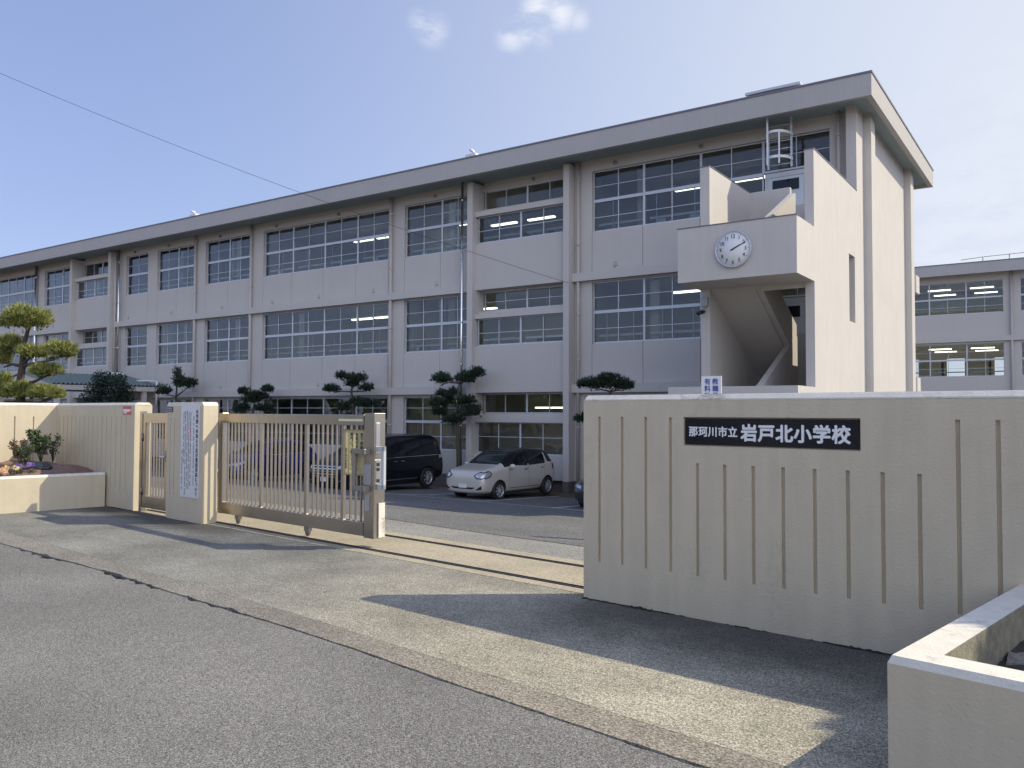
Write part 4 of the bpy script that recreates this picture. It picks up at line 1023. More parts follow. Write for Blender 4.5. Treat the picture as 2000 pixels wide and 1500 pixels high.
# roof ladder with safety hoops under the eaves
ld = thing('roof_ladder', XSCH @ Vector((-7.0, 23.2, 8.5)), 'silver access ladder with safety hoops hanging under the eaves', 'ladder')
LX = -6.92; LY = 22.95
mb = MB(XSCH)
for dx in (-.32, .32): mb.box(LX+dx-.025, LX+dx+.025, LY+.28, LY+.34, 8.55, 9.95)
mb.build('rail', M['alu'], ld)
for k in range(6):
    mb = MB(XSCH); mb.tube([(LX-.30, LY+.31, 8.66+.22*k), (LX+.30, LY+.31, 8.66+.22*k)], .014, 8); mb.build('rung', M['alu'], ld)
for z in (8.72, 9.42):
    mb = MB(XSCH)
    for k in range(12):
        t0, t1 = math.pi*(k/12), math.pi*((k+1)/12)
        P0 = (LX-.36*math.cos(t0), LY+.31-.55*math.sin(t0)); P1 = (LX-.36*math.cos(t1), LY+.31-.55*math.sin(t1))
        mb.quad((*P0, z), (*P1, z), (*P1, z+.07), (*P0, z+.07))
    bmesh.ops.remove_doubles(mb.bm, verts=mb.bm.verts, dist=1e-5); bmesh.ops.solidify(mb.bm, geom=list(mb.bm.faces), thickness=.006); mb.build('hoop', M['white'], ld)
for t in (.30, .62):
    mb = MB(XSCH); x = LX-.36*math.cos(math.pi*t); y = LY+.31-.56*math.sin(math.pi*t); mb.box(x-.022, x+.022, y-.006, y+.006, 8.55, 9.95 if t < .4 else 9.49); mb.build('cage_strip', M['white'], ld)
# roof furniture
def roof_vent(x, label):
    r = thing('roof_vent', XSCH @ Vector((x, 22.9, 10.42)), label, 'vent', 'vents on the roof edge'); mb = MB(XSCH); mb.box(x-.22, x+.22, 22.55, 22.85, 10.476, 10.60, .01); mb.build('cap', M['white'], r)
    mb = MB(XSCH); mb.tube([(x+.1, 22.6, 10.60), (x+.1, 22.6, 10.66), (x+.1, 22.42, 10.68)], .05, 8); mb.build('spout', M['white'], r)
roof_vent(-33.1, 'small white vent on the roof edge above the left classrooms'); roof_vent(-17.3, 'small white vent on the roof edge near the middle pilaster')
rh = thing('roof_hatch', XSCH @ Vector((-7.0, 23.4, 10.45)), 'flat metal hatch cover on the roof near the corner', 'hatch')
mb = MB(XSCH); mb.box(-7.75, -6.35, 23.1, 24.2, 10.36, 10.72); mb.build('curb', M['coping'], rh)
mb = MB(XSCH); mb.box(-7.82, -6.28, 23.0, 24.3, 10.722, 10.80, .01); mb.build('cover', M['alu'], rh)
# entrance canopy with green corrugated roof
cn = thing('entrance_canopy', XSCH @ Vector((-39.9, 21, -.9)), 'entrance porch with green corrugated roof reaching out from the school', 'canopy')
mb = MB(XSCH); ny = 26; ex, ez, rx_, rz_ = -37.05, 2.86, -39.88, 3.42; prev = None
for k in range(ny*4+1):
    y = 18.5+(23.65-18.5)*k/(ny*4); dz = .065*(1 if (k % 4) in (1, 2) else 0)
    row = [mb.bm.verts.new((ex, y, ez+dz)), mb.bm.verts.new((rx_, y, rz_+dz)), mb.bm.verts.new((rx_-2.8, y, ez+dz))]
    if prev:
        for i in range(2): mb.bm.faces.new((prev[i], row[i], row[i+1], prev[i+1]))
    prev = row
mb.build('roof', M['greenroof'], cn)
mb = MB(XSCH); mb.box(ex-.12, ex-.02, 18.55, 23.6, 2.62, 2.84); mb.box(-42.5, ex-.12, 18.55, 18.65, 2.62, 2.84); mb.prism([(-42.6, 2.84), (ex-.05, 2.84), (rx_, 3.38)], 'y', 18.56, 18.62); mb.build('fascia', M['bwall'], cn)
mb = MB(XSCH); mb.box(-42.6, ex-.14, 18.7, 23.6, 2.66, 2.70); mb.build('ceiling', M['soffit'], cn)
for x, y in ((ex-.17, 22.9), (ex-.17, 18.8), (-42.4, 18.8)):
    mb = MB(XSCH); mb.box(x-.09, x+.09, y-.09, y+.09, -1.2, 2.62); mb.build('post', M['bwall'], cn)
mb = MB(XSCH); mb.box(-41.2, -38.4, 23.55, 23.69, -.9, 1.6); mb.build('entrance_door', M['carglass'], cn)
mb = MB(XSCH); mb.tube([(-40.95, 23.40, 3.05), (-40.2, 23.3, 3.15), (-37.6, 23.3, 3.15), (-37.0, 23.42, 3.12), (-37.0, 23.42, 1.9)], .05, 8); mb.build('gutter_pipe', M['white'], cn)
mb = MB(XSCH)
for k in range(13):
    a0, a1 = math.pi*k/12, math.pi*(k+1)/12 if k < 12 else math.pi
    if k < 12: mb.quad((-40.7-.75*math.cos(a0), 23.5-.6*math.sin(a0), 3.30), (-40.7-.75*math.cos(a1), 23.5-.6*math.sin(a1), 3.30), (-40.7-.75*math.cos(a1), 23.5-.6*math.sin(a1), 3.62), (-40.7-.75*math.cos(a0), 23.5-.6*math.sin(a0), 3.62))
bmesh.ops.remove_doubles(mb.bm, verts=mb.bm.verts, dist=1e-5); bmesh.ops.solidify(mb.bm, geom=list(mb.bm.faces), thickness=.03); mb.build('rain_box', M['white'], cn, smooth=True)
# small boxes on the inside window sills
rb = random.Random(31); first = None
for fl in range(2):
    for q in BAYS[:6]:
        for i in range(len(q)-1):
            for k in range(rb.choice((0, 1, 2, 2))):
                x = rb.uniform(q[i]+.2, q[i+1]-.4); wd, h = rb.uniform(.18, .45), rb.uniform(.10, .30); z = 7.52-ZO*fl
                mb = MB(XSCH); mb.box(x, x+wd, 24.02, 24.2, z, z+.06+h, .004); o = mb.build('storage_box', M[rb.choice(('white', 'paper', 'greycab', 'yellowpaper', 'wood', 'blueink'))])
                tag(o, 'small box standing on an inside window sill of the school', 'box', 'boxes on the inside window sills')
for fl in range(2):
    for q in BAYS[:6]:
        mb = MB(XSCH); mb.box(q[0], q[-1], 23.93, 24.24, 7.48-ZO*fl, 7.518-ZO*fl); mb.build('window_board', M['wood'], sb)
# things inside the rooms
def cabinet(x, fl, wd, h, m, label, yy=29.3):
    z0 = 6.335-ZO*fl; r = thing('cabinet', XSCH @ Vector((x, yy, z0)), label, 'cabinet', 'cabinets inside the classrooms')
    mb = MB(XSCH); mb.box(x-wd/2, x+wd/2, yy, yy+.5, z0, z0+h); mb.build('carcass', M[m], r)
    for k in (0, 1):
        mb = MB(XSCH); mb.box(x-wd/2+.03+k*wd/2, x+k*wd/2-.03, yy-.02, yy-.001, z0+.05, z0+h-.05); mb.build('door', M['white' if m == 'greycab' else m], r)
for k, (x, fl, wd, h, m, lb) in enumerate(((-11.9, 0, 1.6, 2.1, 'greycab', 'tall grey cabinet inside the top room by the stair'), (-20.2, 0, 1.2, 2.0, 'wood', 'brown locker inside the top room left of the middle pilaster'), (-28.6, 0, 1.8, 2.0, 'greycab', 'tall grey cabinet at the left of the wide top classroom'), (-24.0, 0, 1.8, 1.5, 'wood', 'low brown locker at the right of the wide top classroom'), (-11.9, 1, 1.6, 2.0, 'wood', 'brown locker inside the middle room by the stair'), (-28.2, 1, 1.4, 2.0, 'greycab', 'tall grey cabinet inside the wide middle classroom'), (-20.4, 1, 1.3, 2.0, 'greycab', 'grey cabinet inside the middle room left of the middle pilaster'))):
    cabinet(x, fl, wd, h, m, lb)
# pupils seen through the top recess windows
def pupil(x, y, z, label, turn):
    r = thing('person', XSCH @ Vector((x, y, z)), label, 'person', None, turn)
    sk = bpy.data.meshes.new('body')
    J = [(0, 0, .72), (0, 0, .95), (0, 0, 1.10), (0, -.01, 1.17), (0, -.02, 1.30), (.15, 0, 1.07), (.19, .02, .86), (.16, -.14, .76), (-.15, 0, 1.07), (-.19, .02, .86), (-.16, -.14, .76), (.08, 0, .68), (.08, -.02, .36), (.08, 0, .04), (-.08, 0, .68), (-.08, -.02, .36), (-.08, 0, .04)]
    E_ = [(0, 1), (1, 2), (2, 3), (3, 4), (2, 5), (5, 6), (6, 7), (2, 8), (8, 9), (9, 10), (0, 11), (11, 12), (12, 13), (0, 14), (14, 15), (15, 16)]
    rad = [.11, .11, .10, .045, .095, .05, .04, .03, .05, .04, .03, .075, .055, .04, .075, .055, .04]
    sk.from_pydata(J, E_, []); o = bpy.data.objects.new('body', sk); COL.objects.link(o)
    m_ = o.modifiers.new('skin', 'SKIN'); o.modifiers.new('sub', 'SUBSURF').levels = 1
    for v, q in zip(sk.skin_vertices[0].data, rad): v.radius = (q, q)
    sk.skin_vertices[0].data[0].use_root = True
    bpy.context.view_layer.update(); me = bpy.data.meshes.new_from_object(o.evaluated_get(dg())); bpy.data.objects.remove(o)
    me.materials.clear(); me.materials.append(M['shirt']); me.materials.append(M['skin'])
    for p in me.polygons:
        p.use_smooth = True; p.material_index = 1 if p.center.z > 1.16 else 0
    b = bpy.data.objects.new('body', me); COL.objects.link(b); b.parent = r
    mb = MB(); bmesh.ops.create_uvsphere(mb.bm, u_segments=16, v_segments=10, radius=1)
    for v in mb.bm.verts: v.co = Vector((v.co.x*.105, v.co.y*.115+.015, 1.33+v.co.z*.11))
    mb.build('hair', M['hair'], r, local=True, smooth=True)
for x, lb, t in ((-16.45, 'pupil with dark hair at the left window of the top recess', .4), (-15.35, 'pupil with dark hair at the middle of the top recess windows', 1.9), (-14.75, 'pupil with dark hair at the right end of the top recess windows', 2.8)):
    pupil(x, 24.75, 6.80, lb, t)
# ------------------------------------------------------------------ far school wing
fb = thing('school_wing', (-2, 62, -1), 'far beige school wing with two rows of lit windows behind the stair', 'building')
FYB = 57.7; FM = MB()
ZT = [(9.8, 8.80, 7.82), (5.98, 5.0, 3.97)]
FXE = [-15.3, -13.2, -11.2, -9.2, -7.05, -5.93, -3.95] if False else [-11.95, -9.95, -7.94, -5.90, -3.92]
FG = [FXE, [-3.05, -1.0, 1.0, 3.0, 5.0], [5.9, 7.9, 9.9, 11.9, 13.9]]
FL, FR = -30.0, 24.0
for (t_, m_, s_z), (wb_, wt_) in zip(ZT, ((6.35, 10.3), (2.4, 6.35))):
    FM.box(FL, FR, FYB, FYB+.2, wb_, s_z); FM.box(FL, FR, FYB, FYB+.2, t_, wt_)
    cur = FL
    for q in FG: FM.box(cur, q[0], FYB, FYB+.2, s_z, t_); cur = q[-1]
    FM.box(cur, FR, FYB, FYB+.2, s_z, t_)
FM.box(FL, FR, FYB, FYB+.2, -1.6, 2.4)
FM.build('wall', M['bwall'], fb)
mb = MB(); mb.box(FL, FR, FYB-.18, FYB-.001, 6.1, 6.4); mb.build('ledge', M['bwall'], fb)
mb = MB(); mb.box(FL, FR, FYB-.18, FYB-.001, 3.2, 3.35) if False else mb.box(FL, FR, FYB-.18, FYB-.001, 2.3, 2.6); mb.build('ledge', M['bwall'], fb)
mb = MB(); mb.box(FL, FR, FYB-.95, FYB-.8, 10.15, 10.79); mb.box(FL, FR, FYB-.8, FYB+9, 10.35, 10.72); mb.build('roof', M['fascia'], fb)
mb = MB(); mb.box(FL, FR, FYB-.97, FYB-.75, 10.791, 10.85); mb.build('roof_edge', M['coping'], fb)
IDX = Matrix.Identity(4)
for q in FG[:2]:
    for i in range(len(q)-1):
        for (t_, m_, s_z) in ZT: window(q[i], q[i+1], (s_z, m_, t_), FYB+.1, fb, XX=IDX, thin=(m_+.5, m_-.52), rail_z=s_z+.3)
for x in (-3.5, 5.45, -12.4):
    mb = MB(); mb.tube([(x, FYB-.12, 10.4), (x, FYB-.12, -1)], .07, 10); mb.build('drainpipe', M['pipe'], fb)
mb = MB()
for (zf, zc) in ((6.5, 10.0), (2.6, 6.15)):
    for x in (-12.4, -3.5, 5.4, 14): mb.box(x-.1, x+.1, FYB+.3, FYB+7.5, zf, zc)
    if zf > 5: mb.box(FL, FR, FYB+7.5, FYB+7.7, zf, zc)
    else:
        mb.box(FL, FR, FYB+7.5, FYB+7.7, zf, zf+1.0); mb.box(FL, FR, FYB+7.5, FYB+7.7, 5.55, zc)
        x = FL
        while x < FR: mb.box(x, x+(.35 if int(x) % 3 else 1.6), FYB+7.5, FYB+7.7, zf+1.0, 5.55); x += 1.45
mb.build('partition', M['inwall'], fb)
mb = MB(); mb.box(FL, FR, FYB+.2, FYB+8, 10.0, 10.03); mb.box(FL, FR, FYB+.2, FYB+8, 6.15, 6.18); mb.build('ceiling', M['inceil'], fb)
mb = MB(); mb.box(FL, FR, FYB+.2, FYB+8, 6.3, 6.5); mb.box(FL, FR, FYB+.2, FYB+8, 2.4, 2.6); mb.build('floor', M['infloor'], fb)
for z, y in ((9.6, 59.6), (9.6, 62.2), (5.8, 59.6), (5.8, 62.2)):
    for x in (-10.4, -7.6, -5.2, -1.0, 1.6):
        mb = MB(); mb.box(x-.65, x+.65, y-.08, y+.08, z, z+.06); cl = mb.build('ceiling_light', M['lamp'], fb)
        mb = MB(); mb.box(x-.67, x+.67, y-.11, y+.11, z+.062, z+.10); mb.box(x-.02, x+.02, y-.02, y+.02, z+.10, z+.4); mb.build('lamp_housing', M['white'], cl)
# lightning wire on the far roof
for x in (-5.0, -3.6, -2.2, -.8):
    mb = MB(); mb.tube([(x, 58.2, 10.7), (x, 58.2, 11.35)], .03, 6); mb.build('roof_rail_post', M['gatedark'], fb)
mb = MB(); mb.tube([(-6.2, 58.2, 11.25), (-5.0, 58.2, 11.33), (-3.6, 58.2, 11.36), (4, 58.2, 11.5)], .02, 6); mb.build('roof_rail', M['gatedark'], fb)

# wood across the road, behind the viewer, which the windows mirror
rt_ = random.Random(77); tl = MB()
for k in range(70):
    x = -95+150*k/69+rt_.uniform(-1.5, 1.5); y = -24+rt_.uniform(-6, 3); hh = rt_.uniform(3.6, 7.2); rr_ = rt_.uniform(1.6, 2.8)
    for j in range(26):
        d = Vector((rt_.gauss(0, 1), rt_.gauss(0, 1), rt_.gauss(0, 1))).normalized(); c = Vector((x, y, hh*.52))+Vector((d.x*rr_*.8, d.y*rr_*.8, d.z*hh*.42)); q = rt_.uniform(.5, 1.0)
        for i in range(9):
            a = Vector((rt_.gauss(0, 1), rt_.gauss(0, 1), rt_.gauss(0, 1))).normalized(); b = a.cross(Vector((rt_.gauss(0, 1), rt_.gauss(0, 1), rt_.gauss(0, 1)))).normalized(); p = c+a*q*.5
            tl.bm.faces.new([tl.bm.verts.new(v) for v in (p-a*q*.55, p+b*q*.5, p+a*q*.55, p-b*q*.5)])
    tl.tube([(x, y, -1.6), (x, y, hh*.4)], .15, 6)
tag(tl.build('distant_trees', M['leaf']), kind='stuff')
# planting bed along the facade, with its kerb
bd = MB(); bd.box(-13.6*S, XE*S, 23.4, 24.4, -1.5, -1.02); bd.box(-40*S, -13.6*S, 23.4, 24.4, -1.5, -1.02); structure('planting_bed', bd, M['earth'])
# parking lines
def stall(p0, p1, wd=.09):
    a = Vector(p0); b = Vector(p1); d = (b-a).normalized(); n = Vector((-d.y, d.x))*wd/2; mb = MB(); K = 14; prev = None
    for k in range(K+1):
        c = a.lerp(b, k/K); r_ = [mb.bm.verts.new((q.x, q.y, yard_z(q.x, q.y)+.0125)) for q in (c-n, c+n)]
        if prev: mb.bm.faces.new((prev[0], r_[0], r_[1], prev[1]))
        prev = r_
    structure('parking_line', mb, M['line'])
stall((-34, 17.05), (-4, 19.85))
for x0 in (-11.9, -14.42, -16.95, -19.6, -22.2, -24.8): stall((x0, 19.13+(x0+11.9)*.09), (x0+.25, 23.3))
# sign by the yard
sp = thing('parking_sign', (-4.68, 12.2, yard_z(-4.68, 12.2)), 'white sign with blue vertical characters rising behind the wall below the stair', 'sign')
mb = MB(); mb.box(-4.85, -4.53, 12.18, 12.20, 1.55, 2.26, .003); mb.build('panel', M['white'], sp)
mb = MB(); mb.tube([(-4.69, 12.23, -.5), (-4.69, 12.23, 2.2)], .025, 8); mb.build('post', M['steel'], sp)
mb = MB()
for u, body in ((-4.675, '教職員駐車場'), (-4.80, '有料駐車区画')):
    for i, ch in enumerate(body): put_text(mb, ch, .10, text_frame((u, 12.1785, 2.14-i*.108), (1, 0, 0), (0, 0, 1)), bold=.002, ext=.001)
mb.build('writing', M['blueink'], sp)

# overhead cable
wr = MB(); A_, B_ = Vector((-28.2, 12.0, 12.42)), Vector((-14.31, 24.18, 6.07)); pts = []
for k in range(25):
    t = k/24; p = A_.lerp(B_, t); p.z -= 1.05*4*t*(1-t)*.28; pts.append(p)
dirn = (A_-B_).normalized(); pts = [A_+dirn*14+Vector((0, 0, 1.2))]+pts
wr.tube(pts, .0062, 6); tag(wr.build('overhead_cable', M['wire']), 'thin black cable sloping down from the sky to the middle pilaster', 'cable')

# ------------------------------------------------------------------ pines
def pine(label, base, trunk, pads, needle, m, seed, per=260, wdt=.009, group='trimmed pine trees', tr=.09, k_n=7):
    """base: world point; trunk: list of world points; pads: (centre, rx, ry, rz)"""
    rr = random.Random(seed)
    r = thing('pine_tree', base, label, 'tree', group)
    tb = MB(); nT = len(trunk); tb.tube(trunk, [tr*(1-.7*i/(nT-1)) for i in range(nT)], 9)
    for c, rx, ry, rz in pads:
        c = Vector(c); best = min(trunk, key=lambda q: (Vector(q)-c).length+max(0, Vector(q).z-c.z)*2); b = Vector(best); mid = b.lerp(c, .55)+Vector((0, 0, -.05+rr.uniform(-.05, .05)))
        tb.tube([b, mid, c-Vector((0, 0, rz*.5))], [tr*.42, tr*.3, tr*.12], 6)
        for k in range(5):
            a = rr.uniform(0, 6.28); q = c+Vector((math.cos(a)*rx*.7, math.sin(a)*ry*.7, -rz*.2)); tb.tube([mid.lerp(c, .4), q], [tr*.16, tr*.05], 4)
    tb.build('trunk', M['bark'], r)
    cr_ = MB(); bm = cr_.bm
    for c, rx, ry, rz in pads:
        c = Vector(c); n = int(per*(rx*ry*4+.15))
        # pad outline made of overlapping sub-lobes
        lobes = [(Vector((rr.uniform(-.55, .55)*rx, rr.uniform(-.55, .55)*ry, rr.uniform(-.25, .3)*rz)), rr.uniform(.45, .7)) for _ in range(7)]
        for _ in range(n):
            lo, ls = rr.choice(lobes); d = Vector((rr.gauss(0, 1), rr.gauss(0, 1), abs(rr.gauss(.35, .8))-.25)); d.normalize()
            t = rr.random()**.35; p = c+lo+Vector((d.x*rx*ls, d.y*ry*ls, d.z*rz*(ls+.35)))*t
            ax = (Vector((d.x*.7, d.y*.7, abs(d.z)*.6+.65))).normalized()
            for _k in range(k_n):
                e = (ax+Vector((rr.gauss(0, .38), rr.gauss(0, .38), rr.gauss(0, .38)))).normalized(); L = needle*rr.uniform(.6, 1.15)
                sd = e.cross(Vector((rr.gauss(0, 1), rr.gauss(0, 1), rr.gauss(0, 1)))).normalized()*wdt
                bm.faces.new([bm.verts.new(q) for q in (p-sd, p+sd, p+e*L)])
    cr_.build('crown', m, r)
    return r
def px_pads(L, Y, sy=.8):
    out = []
    for (x, y, hx, hy) in L:
        c = at(x, y, Y); dpt = (c-C0).dot(fw); out.append((c, hx/FPX*dpt, hx/FPX*dpt*sy, hy/FPX*dpt))
    return out
YP = 11.5
pads = px_pads([(52, 630, 50, 24), (18, 678, 34, 22), (8, 705, 16, 24), (62, 690, 32, 14), (115, 690, 32, 20), (92, 727, 30, 14), (45, 768, 60, 18), (100, 772, 36, 16), (5, 745, 20, 14), (-55, 660, 42, 22), (-60, 740, 46, 20)], YP)
tk = [at(x, y, YP) for x, y in ((44, 860), (42, 790), (38, 755), (44, 715), (46, 685), (50, 662), (56, 640))]
bpt = Vector((tk[0].x, tk[0].y, yard_z(tk[0].x, tk[0].y))); tk = [bpt]+tk[1:]
pine('sunlit cloud-pruned pine behind the left wall', bpt, tk, [(a_, b_*1.05, c_*1.05, d_*1.02) for a_, b_, c_, d_ in pads], .16, M['pine_sun'], 1, per=900, wdt=.011, tr=.14, k_n=8)
bR = Vector((3.35, 7.85, yard_z(3.35, 7.85)))
tR = [bR, bR+Vector((.05, 0, 1.2)), bR+Vector((-.1, .05, 2.3)), bR+Vector((.05, 0, 3.2)), bR+Vector((0, 0, 4.0))]
pine('sunlit cloud-pruned pine behind the far right end of the sign wall', bR, tR, [(bR+Vector(v), a_, b_, c_) for v, a_, b_, c_ in (((-.25, -.35, 3.95), .62, .5, .24), ((.55, .1, 3.4), .5, .45, .2), ((-.5, -.1, 2.9), .5, .42, .2), ((.4, -.2, 2.4), .5, .45, .2), ((.1, .5, 4.2), .45, .4, .2))], .16, M['pine_sun'], 17, per=600, wdt=.011, tr=.13, k_n=7)
def dark_pine(label, Y, pl_, tk_, seed, per=480, tr=.09):
    pads = px_pads([(a_, b_, c_*1.06, d_*1.25) for a_, b_, c_, d_ in pl_], Y); tk = [at(x, y, Y) for x, y in tk_]; b = Vector((tk[0].x, tk[0].y, yard_z(tk[0].x, tk[0].y))); tk = [b]+tk[1:]
    pine(label, b, tk, pads, .13, M['pine_shade'], seed, per=per, wdt=.015, tr=tr, k_n=6)
dark_pine('dark pine in the shade whose bare trunk rises behind the pale hatchback', 23.5, [(860, 745, 22, 13), (905, 742, 24, 12), (925, 733, 20, 11), (876, 771, 20, 9), (911, 786, 20, 10), (862, 789, 22, 11), (858, 808, 20, 10), (914, 806, 24, 16), (884, 822, 22, 11)], [(897, 960), (895, 880), (893, 820), (895, 770), (897, 748)], 2)
dark_pine('dark flat-topped pine rising behind the sliding gate notice', 23.5, [(665, 737, 14, 8), (700, 742, 18, 10), (651, 762, 18, 9), (716, 760, 14, 8), (712, 788, 26, 9), (674, 798, 18, 10), (690, 752, 14, 8)], [(700, 970), (692, 830), (690, 790), (686, 765), (690, 745)], 3)
dark_pine('dark forked pine behind the middle of the sliding gate', 23.5, [(476, 767, 14, 8), (525, 764, 16, 9), (500, 776, 22, 9), (470, 800, 18, 8), (518, 800, 18, 8), (490, 783, 18, 8)], [(495, 970), (495, 830), (494, 800), (498, 785)], 4)
dark_pine('dark small pine above the gate pillar', 23.5, [(322, 766, 17, 10), (352, 750, 22, 14), (368, 752, 16, 9), (345, 733, 8, 12)], [(345, 960), (345, 820), (344, 775), (346, 745)], 5)
dark_pine('dark pine showing just above the sign wall', 21.5, [(1160, 755, 30, 12), (1200, 748, 34, 15), (1218, 756, 20, 11), (1148, 822, 22, 12)], [(1190, 960), (1190, 820), (1188, 785), (1192, 765)], 6, tr=.07)
def dark_shrub(label, px, Y, top, wpx, seed):
    rr = random.Random(seed); c = at(px, (top+830)/2, Y); b = Vector((c.x, c.y, yard_z(c.x, c.y))); d = (c-C0).dot(fw); wd = wpx/FPX*d
    r = thing('evergreen_shrub', b, label, 'shrub', 'dark shrubs by the entrance porch'); mb = MB(); zt = at(px, top, Y).z
    tb = MB(); tb.tube([b, (b.x, b.y, zt-.3)], [.05, .02], 7); tb.build('stem', M['bark'], r)
    for k in range(16):
        t = k/15; z = b.z+.3+(zt-b.z-.35)*t; a = rr.uniform(0, 6.28); q = wd*(1-.55*t)*rr.uniform(.2, .8)
        leaf_cloud(mb, (b.x+math.cos(a)*q, b.y+math.sin(a)*q, z), (wd*.5, wd*.5, .34), 420, .06, rr)
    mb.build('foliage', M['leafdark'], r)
dark_shrub('dark conical evergreen shrub before the porch, the taller on the road side', 190, 19.2, 736, 44, 8)
dark_shrub('dark evergreen shrub before the porch, nearer the porch post', 232, 19.6, 738, 42, 9)

# ------------------------------------------------------------------ cars
def spline(pts, t):
    """piecewise linear lookup pts [(t, v)]"""
    for (a, b), (c, d) in zip(pts, pts[1:]):
        if a <= t <= c: return b+(d-b)*(t-a)/(c-a)
    return pts[0][1] if t < pts[0][0] else pts[-1][1]
def scan_poly(poly, nv=18, nh=12):
    """grid covering a (u, v) polygon by horizontal scanlines"""
    vs_ = [p[1] for p in poly]; v0, v1 = min(vs_), max(vs_); rows = []
    for k in range(nv+1):
        v = v0+(v1-v0)*(.002+.996*k/nv); xs_ = []
        for i in range(len(poly)):
            (a, b), (c, d) = poly[i], poly[(i+1) % len(poly)]
            if (b-v)*(d-v) <= 0 and b != d: xs_.append(a+(c-a)*(v-b)/(d-b))
        if xs_: rows.append([(min(xs_)+(max(xs_)-min(xs_))*j/nh, v) for j in range(nh+1)])
    return rows
def car(label, paint, spec, loc, rot, group='cars parked beside the school'):
    """local frame: nose towards -Y, y from 0 (nose) to L, z up from the ground"""
    L, Wd = spec['L'], spec['W']; hw = Wd/2
    root = thing('parked_car', loc, label, 'car', group, rot)
    sts = spec['stations']                       # y, half width factor, z bottom, z belt, z top, top half width factor
    bm = bmesh.new(); rings = []
    for (y, wf, zb, zbelt, zt, tf_) in sts:
        w_ = hw*wf; tw = hw*tf_; zmid = zb+(zbelt-zb)*.5
        half = [(0, zb), (w_*.72, zb), (w_*.95, zb+.07), (w_, zmid), (w_*.965, zbelt-.03), (w_*.945, zbelt), (tw+(w_*.945-tw)*.12, zt-(zt-zbelt)*.14), (tw*.86, zt-.012), (0, zt)]
        ring = [(x, y, z) for x, z in half]+[(-x, y, z) for x, z in half[-2:0:-1]]
        rings.append([bm.verts.new(p) for p in ring])
    n = len(rings[0]); up = spec.get('two_tone')
    for i in range(len(rings)-1):
        for k in range(n):
            f = bm.faces.new((rings[i][k], rings[i][(k+1) % n], rings[i+1][(k+1) % n], rings[i+1][k])); f.smooth = True
            if up and k in (5, 6, 7, 8, 9, 10) and up[0] <= (sts[i][0]+sts[i+1][0])/2 <= up[1]: f.material_index = 1
    for e in (rings[0], rings[-1]):
        f = bm.faces.new(e); f.smooth = True
    bmesh.ops.recalc_face_normals(bm, faces=bm.faces)
    me = bpy.data.meshes.new('body'); bm.to_mesh(me); bm.free()
    for m_ in (paint, M['carblack'], M['trim']): me.materials.append(m_)
    o = bpy.data.objects.new('body', me); COL.objects.link(o)
    s_ = o.modifiers.new('s', 'SUBSURF'); s_.levels = 3
    wr_, wy = spec['wheel_r'], spec['wheel_y']
    cut = MB()
    for y in wy:
        for sx in (-1, 1): cut.lathe([(wr_+.05, -.16), (wr_+.05, .25)], 'x', (sx*(hw-.06), y, wr_), 40) if sx > 0 else cut.lathe([(wr_+.05, -.25), (wr_+.05, .16)], 'x', (sx*(hw-.06), y, wr_), 40)
    co_ = cut.build('cutter', M['trim']); b_ = o.modifiers.new('b', 'BOOLEAN'); b_.operation = 'DIFFERENCE'; b_.object = co_; b_.solver = 'EXACT'
    bpy.context.view_layer.update()
    ev = o.evaluated_get(dg()); new = bpy.data.meshes.new_from_object(ev)
    nomod = None
    bpy.data.objects.remove(o); bpy.data.objects.remove(co_)
    body = bpy.data.objects.new('body', new); COL.objects.link(body); body.parent = root
    if len(new.materials) < 3:
        new.materials.clear(); [new.materials.append(m_) for m_ in (paint, M['carblack'], M['trim'])]
    bb = bmesh.new(); bb.from_mesh(new); bvh = BVHTree.FromBMesh(bb); bb.free()
    def decal(name, poly, m, view, parent=body, lift=.006, nv=16, nh=14):
        """poly in (y,z) for view +1/-1 (sides), in (x,z) for 'f'/'r' (front, rear)"""
        mb = MB(); rows = scan_poly(poly, nv, nh); g = []
        for row in rows:
            rr_ = []
            for (u, v) in row:
                if view in (1, -1): org, d = Vector((view*3, u, v)), Vector((-view, 0, 0))
                elif view == 'f': org, d = Vector((u, -3, v)), Vector((0, 1, 0))
                elif view == 'top': org, d = Vector((u, v, 4)), Vector((0, 0, -1))
                else: org, d = Vector((u, L+3, v)), Vector((0, -1, 0))
                hit = bvh.ray_cast(org, d)
                rr_.append(mb.bm.verts.new(hit[0]+hit[1]*lift) if hit[0] else None)
            g.append(rr_)
        for i in range(len(g)-1):
            for j in range(len(g[0])-1):
                q = (g[i][j], g[i][j+1], g[i+1][j+1], g[i+1][j])
                if None not in q:
                    f = mb.bm.faces.new(q); f.smooth = True
        bmesh.ops.recalc_face_normals(mb.bm, faces=mb.bm.faces)
        return mb.build(name, m, parent, local=True)
    for nm, poly, mk, views in spec['decals']:
        for v in views: decal(nm, poly, M[mk], v, parent=root, lift=.010 if nm == 'headlight' else .006)
    for nm, poly, mk in spec.get('front', []): decal(nm, poly, M[mk], 'f', parent=root, lift=.010 if nm in ('headlight', 'number_plate') else .006)
